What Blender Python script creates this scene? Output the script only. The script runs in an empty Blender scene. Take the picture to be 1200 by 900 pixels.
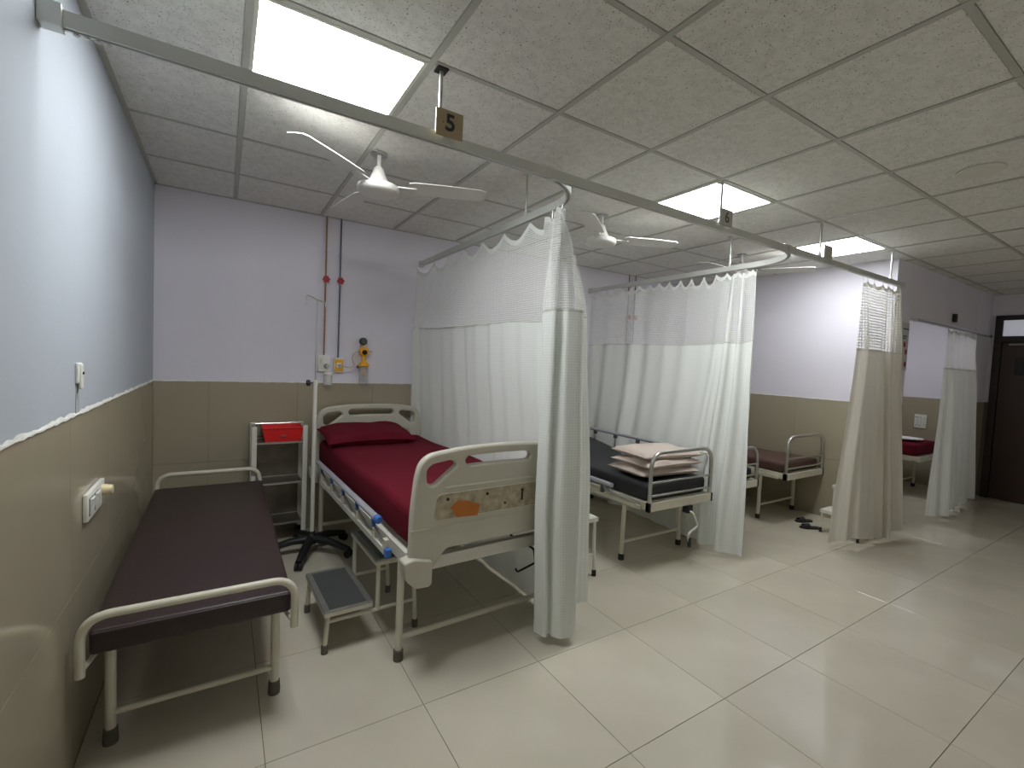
import bpy, bmesh, math, random
from mathutils import Vector, Matrix
random.seed(7)
PI = math.pi
scene = bpy.context.scene
COL = scene.collection

# ------------------------------------------------------------------ camera
CAM = Vector((0.4238, -4.0966, 1.4635))
YAW, PITCH, ROLL = 0.5597, -0.0480, 0.0447
H = 2.5823                                   # ceiling height
def cam_axes():
    cy, sy, cp, sp, cr, sr = math.cos(YAW), math.sin(YAW), math.cos(PITCH), math.sin(PITCH), math.cos(ROLL), math.sin(ROLL)
    fwd = Vector((sy*cp, cy*cp, sp)); right = Vector((cy, -sy, 0)); up = right.cross(fwd)
    return cr*right + sr*up, -sr*right + cr*up, fwd
r_, u_, f_ = cam_axes()
cd = bpy.data.cameras.new('camera'); cd.sensor_fit = 'HORIZONTAL'; cd.sensor_width = 36; cd.lens = 36*540.0/1200
cd.clip_start = 0.02
cam = bpy.data.objects.new('camera', cd); COL.objects.link(cam)
M3 = Matrix((r_, u_, -f_)).transposed()
cam.matrix_world = Matrix.Translation(CAM) @ M3.to_4x4()
scene.camera = cam
scene.cycles.max_bounces = 14; scene.cycles.diffuse_bounces = 8; scene.cycles.transparent_max_bounces = 16

# ------------------------------------------------------------------ world, exposure
w = bpy.data.worlds.new('world'); scene.world = w; w.use_nodes = True
w.node_tree.nodes['Background'].inputs[0].default_value = (1.0, 0.96, 0.91, 1)
w.node_tree.nodes['Background'].inputs[1].default_value = 0.95  # warm fill, comes in by the windows added behind the camera
vs = scene.view_settings
vs.view_transform = 'Standard'; vs.look = 'None'; vs.gamma = 1.0; vs.exposure = 0.16; vs.use_curve_mapping = False
PANEL = (0.96, 0.99, 1.0); P1, P2, P3, P4 = 25.0, 22.5, 18.0, 12.0     # ceiling panel lamps: colour, strengths

# ------------------------------------------------------------------ materials
def lin(c):
    def f(v):
        v /= 255.0
        return v/12.92 if v <= 0.04045 else ((v+0.055)/1.055)**2.4
    return tuple(f(v) for v in c) + (1.0,)
def base(name):
    m = bpy.data.materials.new(name); m.use_nodes = True
    nt = m.node_tree
    return m, nt, nt.nodes['Principled BSDF']
def N(nt, t, **kw):
    n = nt.nodes.new(t)
    for k, v in kw.items(): setattr(n, k, v)
    return n
def mat(name, rgb, rough=0.5, metal=0.0, var=0.0, scale=6.0, bump=0.0, bscale=60.0, spec=0.5, coat=0.0, sheen=0.0, rvar=0.0):
    m, nt, b = base(name)
    c = lin(rgb)
    b.inputs['Base Color'].default_value = c
    b.inputs['Roughness'].default_value = rough
    b.inputs['Metallic'].default_value = metal
    b.inputs['Specular IOR Level'].default_value = spec
    b.inputs['Coat Weight'].default_value = coat
    b.inputs['Sheen Weight'].default_value = sheen
    tc = N(nt, 'ShaderNodeTexCoord')
    if var > 0:
        n = N(nt, 'ShaderNodeTexNoise'); n.inputs['Scale'].default_value = scale; n.inputs['Detail'].default_value = 5
        nt.links.new(tc.outputs['Object'], n.inputs['Vector'])
        r = N(nt, 'ShaderNodeValToRGB')
        r.color_ramp.elements[0].position = 0.3; r.color_ramp.elements[1].position = 0.7
        r.color_ramp.elements[0].color = tuple(max(0, v*(1-var)) for v in c[:3]) + (1,)
        r.color_ramp.elements[1].color = tuple(min(1, v*(1+var*0.6)) for v in c[:3]) + (1,)
        nt.links.new(n.outputs['Fac'], r.inputs['Fac']); nt.links.new(r.outputs['Color'], b.inputs['Base Color'])
        if rvar > 0:
            mr = N(nt, 'ShaderNodeMapRange'); mr.inputs['To Min'].default_value = max(0, rough-rvar); mr.inputs['To Max'].default_value = rough+rvar
            nt.links.new(n.outputs['Fac'], mr.inputs['Value']); nt.links.new(mr.outputs['Result'], b.inputs['Roughness'])
    if bump > 0:
        n2 = N(nt, 'ShaderNodeTexNoise'); n2.inputs['Scale'].default_value = bscale; n2.inputs['Detail'].default_value = 4
        nt.links.new(tc.outputs['Object'], n2.inputs['Vector'])
        bp = N(nt, 'ShaderNodeBump'); bp.inputs['Strength'].default_value = bump; bp.inputs['Distance'].default_value = 0.01
        nt.links.new(n2.outputs['Fac'], bp.inputs['Height']); nt.links.new(bp.outputs['Normal'], b.inputs['Normal'])
    return m
def emit(name, rgb, s):
    m, nt, b = base(name)
    b.inputs['Base Color'].default_value = (0.8, 0.8, 0.8, 1)
    b.inputs['Emission Color'].default_value = tuple(rgb) + (1,); b.inputs['Emission Strength'].default_value = s
    return m
def ceiling_tile_mat():
    m, nt, b = base('acoustic_tile'); b.inputs['Roughness'].default_value = 0.9
    tc = N(nt, 'ShaderNodeTexCoord')
    n = N(nt, 'ShaderNodeTexNoise'); n.inputs['Scale'].default_value = 165; n.inputs['Detail'].default_value = 2; n.inputs['Roughness'].default_value = 0.6
    nt.links.new(tc.outputs['Object'], n.inputs['Vector'])
    r = N(nt, 'ShaderNodeValToRGB'); e = r.color_ramp.elements
    e[0].position = 0.30; e[0].color = lin((80, 76, 70)); e[1].position = 0.37; e[1].color = lin((226, 225, 220))
    nt.links.new(n.outputs['Fac'], r.inputs['Fac'])
    n2 = N(nt, 'ShaderNodeTexNoise'); n2.inputs['Scale'].default_value = 30; n2.inputs['Detail'].default_value = 6
    nt.links.new(tc.outputs['Object'], n2.inputs['Vector'])
    r2 = N(nt, 'ShaderNodeValToRGB'); r2.color_ramp.elements[0].position = .3; r2.color_ramp.elements[0].color = (.86, .86, .85, 1); r2.color_ramp.elements[1].position = .6
    nt.links.new(n2.outputs['Fac'], r2.inputs['Fac'])
    mx = N(nt, 'ShaderNodeMix', data_type='RGBA', blend_type='MULTIPLY'); mx.inputs['Factor'].default_value = 1
    nt.links.new(r.outputs['Color'], mx.inputs['A']); nt.links.new(r2.outputs['Color'], mx.inputs['B'])
    nt.links.new(mx.outputs['Result'], b.inputs['Base Color'])
    bp = N(nt, 'ShaderNodeBump'); bp.inputs['Strength'].default_value = 0.35; bp.inputs['Distance'].default_value = 0.004
    nt.links.new(n.outputs['Fac'], bp.inputs['Height']); nt.links.new(bp.outputs['Normal'], b.inputs['Normal'])
    return m
def floor_tile_mat():
    m, nt, b = base('vitrified_tile')
    tc = N(nt, 'ShaderNodeTexCoord'); oi = N(nt, 'ShaderNodeObjectInfo')
    n = N(nt, 'ShaderNodeTexNoise'); n.inputs['Scale'].default_value = 3.0; n.inputs['Detail'].default_value = 6
    nt.links.new(tc.outputs['Object'], n.inputs['Vector'])
    r = N(nt, 'ShaderNodeValToRGB'); e = r.color_ramp.elements
    e[0].position = .3; e[0].color = lin((192, 185, 168)); e[1].position = .7; e[1].color = lin((202, 195, 179))
    nt.links.new(n.outputs['Fac'], r.inputs['Fac'])
    hv = N(nt, 'ShaderNodeHueSaturation'); mr = N(nt, 'ShaderNodeMapRange')
    mr.inputs['To Min'].default_value = .97; mr.inputs['To Max'].default_value = 1.03
    nt.links.new(oi.outputs['Random'], mr.inputs['Value']); nt.links.new(mr.outputs['Result'], hv.inputs['Value'])
    nt.links.new(r.outputs['Color'], hv.inputs['Color']); nt.links.new(hv.outputs['Color'], b.inputs['Base Color'])
    b.inputs['Roughness'].default_value = 0.1; b.inputs['Specular IOR Level'].default_value = 0.65
    n3 = N(nt, 'ShaderNodeTexNoise'); n3.inputs['Scale'].default_value = 2.0
    nt.links.new(tc.outputs['Object'], n3.inputs['Vector'])
    mr2 = N(nt, 'ShaderNodeMapRange'); mr2.inputs['To Min'].default_value = .04; mr2.inputs['To Max'].default_value = .10
    nt.links.new(n3.outputs['Fac'], mr2.inputs['Value']); nt.links.new(mr2.outputs['Result'], b.inputs['Roughness'])
    return m
def cloth_mat(name, rgb, trans=0.25, weave=0.008):
    m, nt, b = base(name)
    out = nt.nodes['Material Output']
    b.inputs['Base Color'].default_value = lin(rgb); b.inputs['Roughness'].default_value = 0.85; b.inputs['Sheen Weight'].default_value = 0.1
    uv = N(nt, 'ShaderNodeUVMap')
    ck = N(nt, 'ShaderNodeTexChecker'); ck.inputs['Scale'].default_value = 1.0/weave
    mp = N(nt, 'ShaderNodeMapping'); mp.inputs['Rotation'].default_value = (0, 0, PI/4)
    nt.links.new(uv.outputs['UV'], mp.inputs['Vector']); nt.links.new(mp.outputs['Vector'], ck.inputs['Vector'])
    mxc = N(nt, 'ShaderNodeMix', data_type='RGBA'); mxc.inputs['A'].default_value = lin(rgb); mxc.inputs['B'].default_value = lin(tuple(v*0.95 for v in rgb))
    nt.links.new(ck.outputs['Fac'], mxc.inputs['Factor']); nt.links.new(mxc.outputs['Result'], b.inputs['Base Color'])
    bp = N(nt, 'ShaderNodeBump'); bp.inputs['Strength'].default_value = 0.3; bp.inputs['Distance'].default_value = 0.002
    nt.links.new(ck.outputs['Fac'], bp.inputs['Height']); nt.links.new(bp.outputs['Normal'], b.inputs['Normal'])
    tr = N(nt, 'ShaderNodeBsdfTranslucent'); tr.inputs['Color'].default_value = lin(rgb)
    mx = N(nt, 'ShaderNodeMixShader'); mx.inputs['Fac'].default_value = trans
    nt.links.new(b.outputs['BSDF'], mx.inputs[1]); nt.links.new(tr.outputs['BSDF'], mx.inputs[2]); nt.links.new(mx.outputs['Shader'], out.inputs['Surface'])
    return m
def net_mat(name, rgb, cell=0.013, hole=0.55):
    m, nt, b = base(name); out = nt.nodes['Material Output']
    b.inputs['Base Color'].default_value = lin(rgb); b.inputs['Roughness'].default_value = 0.9
    uv = N(nt, 'ShaderNodeUVMap'); sp = N(nt, 'ShaderNodeSeparateXYZ'); nt.links.new(uv.outputs['UV'], sp.inputs['Vector'])
    fs = []
    for ax in ('X', 'Y'):
        d = N(nt, 'ShaderNodeMath', operation='DIVIDE'); d.inputs[1].default_value = cell
        f = N(nt, 'ShaderNodeMath', operation='FRACT'); g = N(nt, 'ShaderNodeMath', operation='LESS_THAN'); g.inputs[1].default_value = hole
        nt.links.new(sp.outputs[ax], d.inputs[0]); nt.links.new(d.outputs[0], f.inputs[0]); nt.links.new(f.outputs[0], g.inputs[0]); fs.append(g)
    mu = N(nt, 'ShaderNodeMath', operation='MULTIPLY'); nt.links.new(fs[0].outputs[0], mu.inputs[0]); nt.links.new(fs[1].outputs[0], mu.inputs[1])
    tp = N(nt, 'ShaderNodeBsdfTransparent'); tr = N(nt, 'ShaderNodeBsdfTranslucent'); tr.inputs['Color'].default_value = lin(rgb)
    ms = N(nt, 'ShaderNodeMixShader'); ms.inputs['Fac'].default_value = .3
    nt.links.new(b.outputs['BSDF'], ms.inputs[1]); nt.links.new(tr.outputs['BSDF'], ms.inputs[2])
    mh = N(nt, 'ShaderNodeMath', operation='MULTIPLY'); mh.inputs[1].default_value = 0.9; nt.links.new(mu.outputs[0], mh.inputs[0])
    mx = N(nt, 'ShaderNodeMixShader'); nt.links.new(mh.outputs[0], mx.inputs['Fac'])
    nt.links.new(ms.outputs['Shader'], mx.inputs[1]); nt.links.new(tp.outputs['BSDF'], mx.inputs[2]); nt.links.new(mx.outputs['Shader'], out.inputs['Surface'])
    return m
def clear_mat(name, rgb, alpha=0.3, rough=0.1):
    m, nt, b = base(name); out = nt.nodes['Material Output']
    b.inputs['Base Color'].default_value = lin(rgb); b.inputs['Roughness'].default_value = rough
    tp = N(nt, 'ShaderNodeBsdfTransparent'); mx = N(nt, 'ShaderNodeMixShader'); mx.inputs['Fac'].default_value = alpha
    nt.links.new(tp.outputs['BSDF'], mx.inputs[1]); nt.links.new(b.outputs['BSDF'], mx.inputs[2]); nt.links.new(mx.outputs['Shader'], out.inputs['Surface'])
    return m

PAINT = mat('lavender_paint', (224, 221, 231), 0.75, var=0.03, scale=2.2, bump=0.08, bscale=35, spec=0.3)
PAINTW = mat('pale_blue_white_paint', (180, 187, 196), 0.7, var=0.025, scale=2.0, bump=0.1, bscale=30, spec=0.3)
DADO = mat('glazed_wall_tile', (162, 153, 132), 0.16, var=0.04, scale=2.5, spec=0.5, rvar=0.05)
GROUTD = mat('beige_wall_grout', (112, 104, 88), 0.7)
GROUT = mat('grout', (112, 104, 90), 0.8)
FGROUT = mat('floor_grout', (92, 84, 70), 0.8)
PLASTER = mat('white_plaster_edge', (222, 222, 216), 0.9, var=0.12, scale=25, bump=0.5, bscale=40)
ACT = ceiling_tile_mat()
TBAR = mat('painted_tee_bar', (178, 178, 170), 0.45, var=0.05, scale=4)
FTILE = floor_tile_mat()
ALU = mat('aluminium_rail', (204, 206, 200), 0.42, 0.4, var=0.06, scale=5)
STEEL = mat('brushed_steel', (190, 190, 186), 0.28, 0.9, var=0.08, scale=10)
DSTEEL = mat('dull_steel_sheet', (120, 114, 104), 0.35, 0.7, var=0.25, scale=9)
CREAM = mat('cream_enamel', (206, 202, 184), 0.38, var=0.06, scale=8)
OFFW = mat('off_white_enamel', (212, 211, 200), 0.4, var=0.05, scale=8)
PLASTIC = mat('off_white_plastic', (196, 193, 178), 0.42, var=0.05, scale=6)
WORN = mat('worn_cream_board', (180, 170, 144), 0.7, var=0.4, scale=24)
ORANGE = mat('orange_tape', (186, 112, 42), 0.6, var=0.1, scale=20)
BLUE = mat('blue_plastic', (66, 112, 190), 0.4)
GREYT = mat('grey_rail_tube', (158, 158, 164), 0.4, var=0.05)
RED = mat('maroon_sheet', (100, 20, 36), 0.85, var=0.06, scale=5, bump=0.1, bscale=12, spec=0.15)
BROWN = mat('dark_brown_rexine', (50, 36, 35), 0.42, var=0.08, scale=6, bump=0.15, bscale=180)
BROWN2 = mat('brown_rexine', (82, 57, 51), 0.5, var=0.06, scale=6, bump=0.1, bscale=150)
BLACKV = mat('black_vinyl', (34, 35, 37), 0.45, var=0.1, scale=5, bump=0.12, bscale=14)
BLACK = mat('black_plastic', (22, 22, 23), 0.5)
RUBBER = mat('grey_rubber', (92, 88, 78), 0.8)
DRUBBER = mat('dark_rubber', (35, 32, 30), 0.8)
PILLOW = mat('beige_pillow_cloth', (198, 184, 173), 0.85, var=0.05, scale=9, bump=0.25, bscale=16)
WHITEC = mat('white_cloth', (222, 220, 222), 0.85, var=0.04, bump=0.2, bscale=18)
TREAD = mat('speckled_rubber_tread', (66, 68, 66), 0.85, var=0.45, scale=160)
ALUTRIM = mat('aluminium_edge', (160, 160, 156), 0.4, 0.8, var=0.12, scale=20)
REDP = mat('red_plastic', (214, 30, 30), 0.4)
REDV = mat('red_valve', (168, 40, 48), 0.5)
COPPER = mat('ochre_pipe', (150, 112, 66), 0.45, 0.3)
BLUEP = mat('slate_blue_pipe', (86, 98, 116), 0.45, 0.2)
YELLOW = mat('yellow_enamel', (236, 172, 34), 0.45)
SWITCH = mat('switch_plastic', (226, 226, 218), 0.35)
SWDARK = mat('switch_gap', (70, 70, 66), 0.6)
CREAMP = mat('cream_plug', (222, 210, 170), 0.45)
FANW = mat('fan_white', (216, 214, 208), 0.4, var=0.05, scale=8)
FANBAND = mat('fan_band_red', (120, 60, 58), 0.5)
SIGN = mat('tan_sign', (158, 140, 108), 0.5, var=0.06, scale=30)
SIGNG = mat('grey_sign', (176, 173, 167), 0.5)
INK = mat('black_ink', (34, 38, 46), 0.6)
INKG = mat('grey_ink', (86, 86, 86), 0.6)
WOOD = mat('dark_brown_door', (62, 40, 34), 0.45, var=0.2, scale=5)
FRAMEW = mat('dark_door_frame', (40, 26, 24), 0.45, var=0.15, scale=6)
PANE = emit('lit_transom_glass', (0.80, 0.85, 1.0), 0.22)
POSTER = mat('poster_paper', (200, 196, 194), 0.6)
POSTRED = mat('poster_red', (150, 42, 48), 0.6)
CLOTH1 = cloth_mat('white_curtain_cloth', (236, 239, 235), 0.22, 0.010)
CLOTH2 = cloth_mat('cream_curtain_cloth', (222, 217, 205), 0.25, 0.010)
SEAM = cloth_mat('curtain_seam', (206, 206, 198), 0.15, 0.01)
NET1 = net_mat('white_curtain_net', (236, 237, 234), 0.013, 0.66)
NET2 = net_mat('coarse_curtain_net', (222, 220, 210), 0.024, 0.62)
GLASS = clear_mat('window_glass', (230, 235, 235), 0.08, 0.05)  # panes of the added fill windows
CLEAR = clear_mat('clear_bottle', (200, 205, 205), 0.35)
CLEARW = clear_mat('frosted_bottle', (228, 228, 226), 0.6, 0.3)
TUBEM = mat('clear_tube', (190, 180, 160), 0.3)
STAIN = mat('grey_cement_patch', (172, 176, 174), 0.9, var=0.15, scale=30)
SLIP = mat('black_slipper_rubber', (30, 28, 26), 0.7)
FOAMW = mat('white_plate', (230, 230, 232), 0.5)

# ------------------------------------------------------------------ mesh builder
class MB:
    def __init__(s): s.v = []; s.f = []; s.uv = None
    def add(s, vs_, fs_):
        o = len(s.v); s.v += [tuple(p) for p in vs_]; s.f += [tuple(i+o for i in f) for f in fs_]; return s
    def box(s, a, b):
        x0, y0, z0 = a; x1, y1, z1 = b
        return s.add([(x0,y0,z0),(x1,y0,z0),(x1,y1,z0),(x0,y1,z0),(x0,y0,z1),(x1,y0,z1),(x1,y1,z1),(x0,y1,z1)],
                     [(3,2,1,0),(4,5,6,7),(0,1,5,4),(1,2,6,5),(2,3,7,6),(3,0,4,7)])
    def rbox(s, a, b, r=0.01, seg=2):
        bm = bmesh.new(); bmesh.ops.create_cube(bm, size=1)
        for v in bm.verts: v.co = Vector([(a[i]+b[i])/2 + v.co[i]*(b[i]-a[i]) for i in range(3)])
        r = min(r, min(abs(b[i]-a[i]) for i in range(3))*0.49)
        bmesh.ops.bevel(bm, geom=bm.edges[:], offset=r, segments=seg, profile=0.5, affect='EDGES')
        s.addbm(bm); return s
    def addbm(s, bm):
        bm.verts.index_update()
        s.add([v.co[:] for v in bm.verts], [[v.index for v in f.verts] for f in bm.faces]); bm.free(); return s
    def tube(s, pts, r, seg=10, caps=True, flat=1.0):
        pts = [Vector(p) for p in pts]; n = len(pts); o = len(s.v)
        rs = r if isinstance(r, (list, tuple)) else [r]*n
        t = [(pts[min(i+1, n-1)] - pts[max(i-1, 0)]).normalized() for i in range(n)]
        ref = Vector((0, 0, 1)) if abs(t[0].z) < 0.95 else Vector((1, 0, 0))
        nx = t[0].cross(ref).normalized()
        for i in range(n):
            nx = (nx - t[i]*nx.dot(t[i])).normalized(); ny = t[i].cross(nx)
            for k in range(seg):
                a = 2*PI*k/seg
                s.v.append(tuple(pts[i] + (nx*math.cos(a) + ny*math.sin(a)*flat)*rs[i]))
        for i in range(n-1):
            for k in range(seg):
                k2 = (k+1) % seg
                s.f.append((o+i*seg+k, o+i*seg+k2, o+(i+1)*seg+k2, o+(i+1)*seg+k))
        if caps:
            s.f.append(tuple(o+k for k in reversed(range(seg)))); s.f.append(tuple(o+(n-1)*seg+k for k in range(seg)))
        return s
    def lathe(s, prof, c=(0, 0, 0), seg=24, axis='z'):
        o = len(s.v)
        for (r, h) in prof:
            for k in range(seg):
                a = 2*PI*k/seg; p = (r*math.cos(a), r*math.sin(a), h)
                if axis == 'y': p = (p[0], -p[2], p[1])
                if axis == 'x': p = (p[2], p[0], p[1])
                s.v.append((c[0]+p[0], c[1]+p[1], c[2]+p[2]))
        for i in range(len(prof)-1):
            for k in range(seg):
                k2 = (k+1) % seg
                s.f.append((o+i*seg+k, o+i*seg+k2, o+(i+1)*seg+k2, o+(i+1)*seg+k))
        s.f.append(tuple(o+k for k in reversed(range(seg)))); s.f.append(tuple(o+(len(prof)-1)*seg+k for k in range(seg)))
        return s
    def build(s, name, m, parent=None, smooth=False, loc=None):
        me = bpy.data.meshes.new(name); me.from_pydata(s.v, [], s.f); me.materials.append(m)
        if s.uv:
            ul = me.uv_layers.new(name='UVMap')
            for l in me.loops: ul.data[l.index].uv = s.uv[l.vertex_index]
        bm = bmesh.new(); bm.from_mesh(me)
        if not s.uv: bmesh.ops.recalc_face_normals(bm, faces=bm.faces[:])
        bm.to_mesh(me); bm.free()
        if smooth:
            for p in me.polygons: p.use_smooth = True
            me.set_sharp_from_angle(angle=math.radians(42))
        o = bpy.data.objects.new(name, me); COL.objects.link(o)
        if parent: o.parent = parent
        if loc: o.location = loc
        return o
def arc_path(pts, r, n=6):
    """polyline with corners rounded by radius r"""
    pts = [Vector(p) for p in pts]; out = [pts[0]]
    for i in range(1, len(pts)-1):
        a, b, c = pts[i-1], pts[i], pts[i+1]
        d1 = (a-b); d2 = (c-b); rr = min(r, d1.length*0.49, d2.length*0.49)
        p1 = b + d1.normalized()*rr; p2 = b + d2.normalized()*rr
        for k in range(n+1):
            t = k/n; out.append(p1*(1-t)**2 + b*2*t*(1-t) + p2*t**2)
    out.append(pts[-1]); return out
def outline_mesh(name, loops, depth, bev, m, parent=None, axis='xz', loc=(0, 0, 0)):
    """flat board cut from 2D loops (first outer, then holes) with rounded edges"""
    cu = bpy.data.curves.new(name, 'CURVE'); cu.dimensions = '2D'; cu.fill_mode = 'BOTH'
    cu.extrude = depth/2 - bev; cu.bevel_depth = bev; cu.bevel_resolution = 2; cu.offset = -bev
    for lp in loops:
        sp = cu.splines.new('POLY'); sp.points.add(len(lp)-1); sp.use_cyclic_u = True
        for i, p in enumerate(lp): sp.points[i].co = (p[0], p[1], 0, 1)
    return curve_to(cu, name, m, parent, axis, loc)
def curve_to(cu, name, m, parent, axis, loc):
    tmp = bpy.data.objects.new('tmp_curve', cu); COL.objects.link(tmp)
    dg = bpy.context.evaluated_depsgraph_get()
    me = bpy.data.meshes.new_from_object(tmp.evaluated_get(dg)); me.name = name
    bpy.data.objects.remove(tmp); bpy.data.curves.remove(cu)
    if axis == 'xz':
        for v in me.vertices: v.co = Vector((v.co.x, -v.co.z, v.co.y))
    if axis == 'yz':
        for v in me.vertices: v.co = Vector((v.co.z, v.co.x, v.co.y))
    me.materials.clear(); me.materials.append(m)
    for p in me.polygons: p.use_smooth = True
    me.set_sharp_from_angle(angle=math.radians(35))
    o = bpy.data.objects.new(name, me); COL.objects.link(o)
    if parent: o.parent = parent
    o.location = loc
    return o
def text_mesh(name, txt, size, m, parent, loc, axis='xz', depth=0.0006):
    cu = bpy.data.curves.new(name, 'FONT'); cu.body = txt; cu.size = size; cu.align_x = 'CENTER'; cu.align_y = 'CENTER'
    cu.extrude = depth; cu.offset = 0.0018
    return curve_to(cu, name, m, parent, axis, loc)
def rounded(loop, r, n=5):
    out = []
    L = len(loop); rr = r if isinstance(r, (list, tuple)) else [r]*L
    for i in range(L):
        a, b, c = Vector(loop[i-1]), Vector(loop[i]), Vector(loop[(i+1) % L])
        d1, d2 = a-b, c-b; q = min(rr[i], d1.length*0.48, d2.length*0.48)
        p1 = b+d1.normalized()*q; p2 = b+d2.normalized()*q
        for k in range(n+1):
            t = k/n; p = p1*(1-t)**2 + b*2*t*(1-t) + p2*t**2; out.append((p.x, p.y))
    return out
def tag(o, label=None, cat=None, group=None, kind=None):
    if label: o['label'] = label
    if cat: o['category'] = cat
    if group: o['group'] = group
    if kind: o['kind'] = kind
    return o
def thing(name, label, cat, loc=(0, 0, 0), rz=0, group=None):
    o = bpy.data.objects.new(name, None); o.empty_display_size = 0.1; COL.objects.link(o)
    o.location = loc; o.rotation_euler = (0, 0, rz)
    return tag(o, label, cat, group)
def kids(o): return [c for c in bpy.data.objects if c.parent == o]
def copy_tree(o, parent=None):
    c = o.copy(); COL.objects.link(c); c.parent = parent
    for k in kids(o): copy_tree(k, c)
    return c
def struct(o): o['kind'] = 'structure'; return o

# ================================================================== STRUCTURE
XR, YF = 8.75, -6.4            # right wall, wall behind the camera
XP, YP, TP = 5.73, -2.30, 0.14 # partition plane, front of partition and bay wall
DH = 1.218                     # tiled dado height

# floor: grout bed with tiles
fl = struct(MB().box((-0.15, YF-0.15, -0.08), (XR+0.15, 0.15, -0.0025)).build('floor', FGROUT))
FX, FY, FTX, FTY = 0.5652, -2.335, 0.5929, 0.6074
def cells(lo, hi, o, step):
    k = math.floor((lo-o)/step); out = []
    while o+k*step < hi-1e-6:
        a, b = max(lo, o+k*step), min(hi, o+(k+1)*step)
        if b-a > 0.004: out.append((a, b))
        k += 1
    return out
mesh_cache = {}
def tile(name, sx, sy, sz, m, key, bev=0.0012):
    k = (key, round(sx, 4), round(sy, 4), round(sz, 4))
    if k not in mesh_cache:
        b = MB(); t = bev
        b.add([(0,0,0),(sx,0,0),(sx,sy,0),(0,sy,0),(0,0,sz-t),(sx,0,sz-t),(sx,sy,sz-t),(0,sy,sz-t),(t,t,sz),(sx-t,t,sz),(sx-t,sy-t,sz),(t,sy-t,sz)],
              [(3,2,1,0),(0,1,5,4),(1,2,6,5),(2,3,7,6),(3,0,4,7),(4,5,9,8),(5,6,10,9),(6,7,11,10),(7,4,8,11),(8,9,10,11)])
        o = b.build(name, m); mesh_cache[k] = o.data; return o
    o = bpy.data.objects.new(name, mesh_cache[k]); COL.objects.link(o); return o
G = 0.0011
for (x0, x1) in cells(0, XR, FX, FTX):
    for (y0, y1) in cells(YF, 0, FY, FTY):
        o = tile('floor_tile', x1-x0-2*G, y1-y0-2*G, 0.007, FTILE, 'f', 0.0008); o.parent = fl; o.location = (x0+G, y0+G, -0.007)

# ceiling: slab, tee grid, acoustic tiles
ce = struct(MB().box((-0.15, YF-0.15, H+0.10), (XR+0.15, 0.15, H+0.16)).build('ceiling', TBAR))
CX, CY, CT = 0.4809, -0.5807, 0.6
LIGHTS = [(0, 2, P1, 'nearest the left wall, above the brown couch'), (4, 2, P2, 'middle one of the row, before the second bay'), (7, 2, P3, 'farthest one, before the partition wall')]
xc = cells(0, XR, CX, CT); yc = cells(YF, 0, CY, CT)
def in_bay(x0, x1, y0, y1): return False
lightcells = {(round(CX+i*CT, 3), round(CY-(j)*CT-CT+CT*0, 3)) for i, j, _, _ in LIGHTS}
LPOS = []
for i, j, s, d in LIGHTS:
    x0 = CX+i*CT; y1 = CY-j*CT; LPOS.append((x0, x0+CT, y1-CT, y1, s, d))
LPOS.append((CX+11*CT, CX+12*CT, CY-2*CT, CY-1*CT, P4, 'hidden behind the bay wall at the far right'))
def is_light(a, b, c, d):
    return any(abs(a-l[0]) < .01 and abs(c-l[2]) < .01 for l in LPOS)
for (x0, x1) in xc:
    for (y0, y1) in yc:
        if is_light(x0, x1, y0, y1): continue
        g = 0.0115
        if x1-x0 < 0.04 or y1-y0 < 0.04: continue
        o = tile('ceiling_tile', x1-x0-2*g, y1-y0-2*g, 0.014, ACT, 'c', 0.003)
        o.parent = ce; o.rotation_euler = (PI, 0, 0); o.location = (x0+g, y1-g, H+0.018)
        o.location.z += random.uniform(-0.0015, 0.0015)
for k, (x0, x1) in enumerate(xc[1:]):
    MB().box((x0-0.012, YF, H), (x0+0.012, 0, H+0.03)).build('grid_bar', TBAR, ce)
for (y0, y1) in yc[1:]:
    MB().box((0, y0-0.0105, H+0.002), (XR, y0+0.0105, H+0.025)).build('grid_bar', TBAR, ce)
for a, b in (((0, -0.02, H-0.001), (XR, 0, H+0.03)), ((0, YF, H-0.001), (0.022, 0, H+0.03)), ((XR-0.02, YF, H-0.001), (XR, 0, H+0.03)), ((0, YF, H-0.001), (XR, YF+0.02, H+0.03))):
    MB().box(a, b).build('edge_angle', TBAR, ce)

# walls: painted masonry, dado tiles as children
def dado(parent, origin, along, normal, length, z0=0.0, z1=DH, off=0.3):
    """two rows of glazed tiles on a wall; origin = base start, along/normal unit vectors"""
    A, Nn = Vector(along), Vector(normal)
    rot = Matrix((A, Vector((0, 0, 1)), A.cross(Vector((0, 0, 1))))).transposed()
    flip = (A.cross(Vector((0, 0, 1)))).dot(Nn)
    for (a, b) in cells(0, length, off, 0.605):
        for (c, d) in ((z0, 0.612), (0.612, z1)):
            t = tile('wall_tile', b-a-0.0016, d-c-0.0016, 0.009, DADO, 'd', 0.0002)
            t.parent = parent
            if flip > 0: t.matrix_local = Matrix.Translation(Vector(origin)+A*(a+0.0008)+Vector((0, 0, c+0.0008))) @ rot.to_4x4()
            else:
                A2 = -A; rot2 = Matrix((A2, Vector((0, 0, 1)), A2.cross(Vector((0, 0, 1))))).transposed()
                t.matrix_local = Matrix.Translation(Vector(origin)+A*(b-0.0008)+Vector((0, 0, c+0.0008))) @ rot2.to_4x4()
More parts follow.
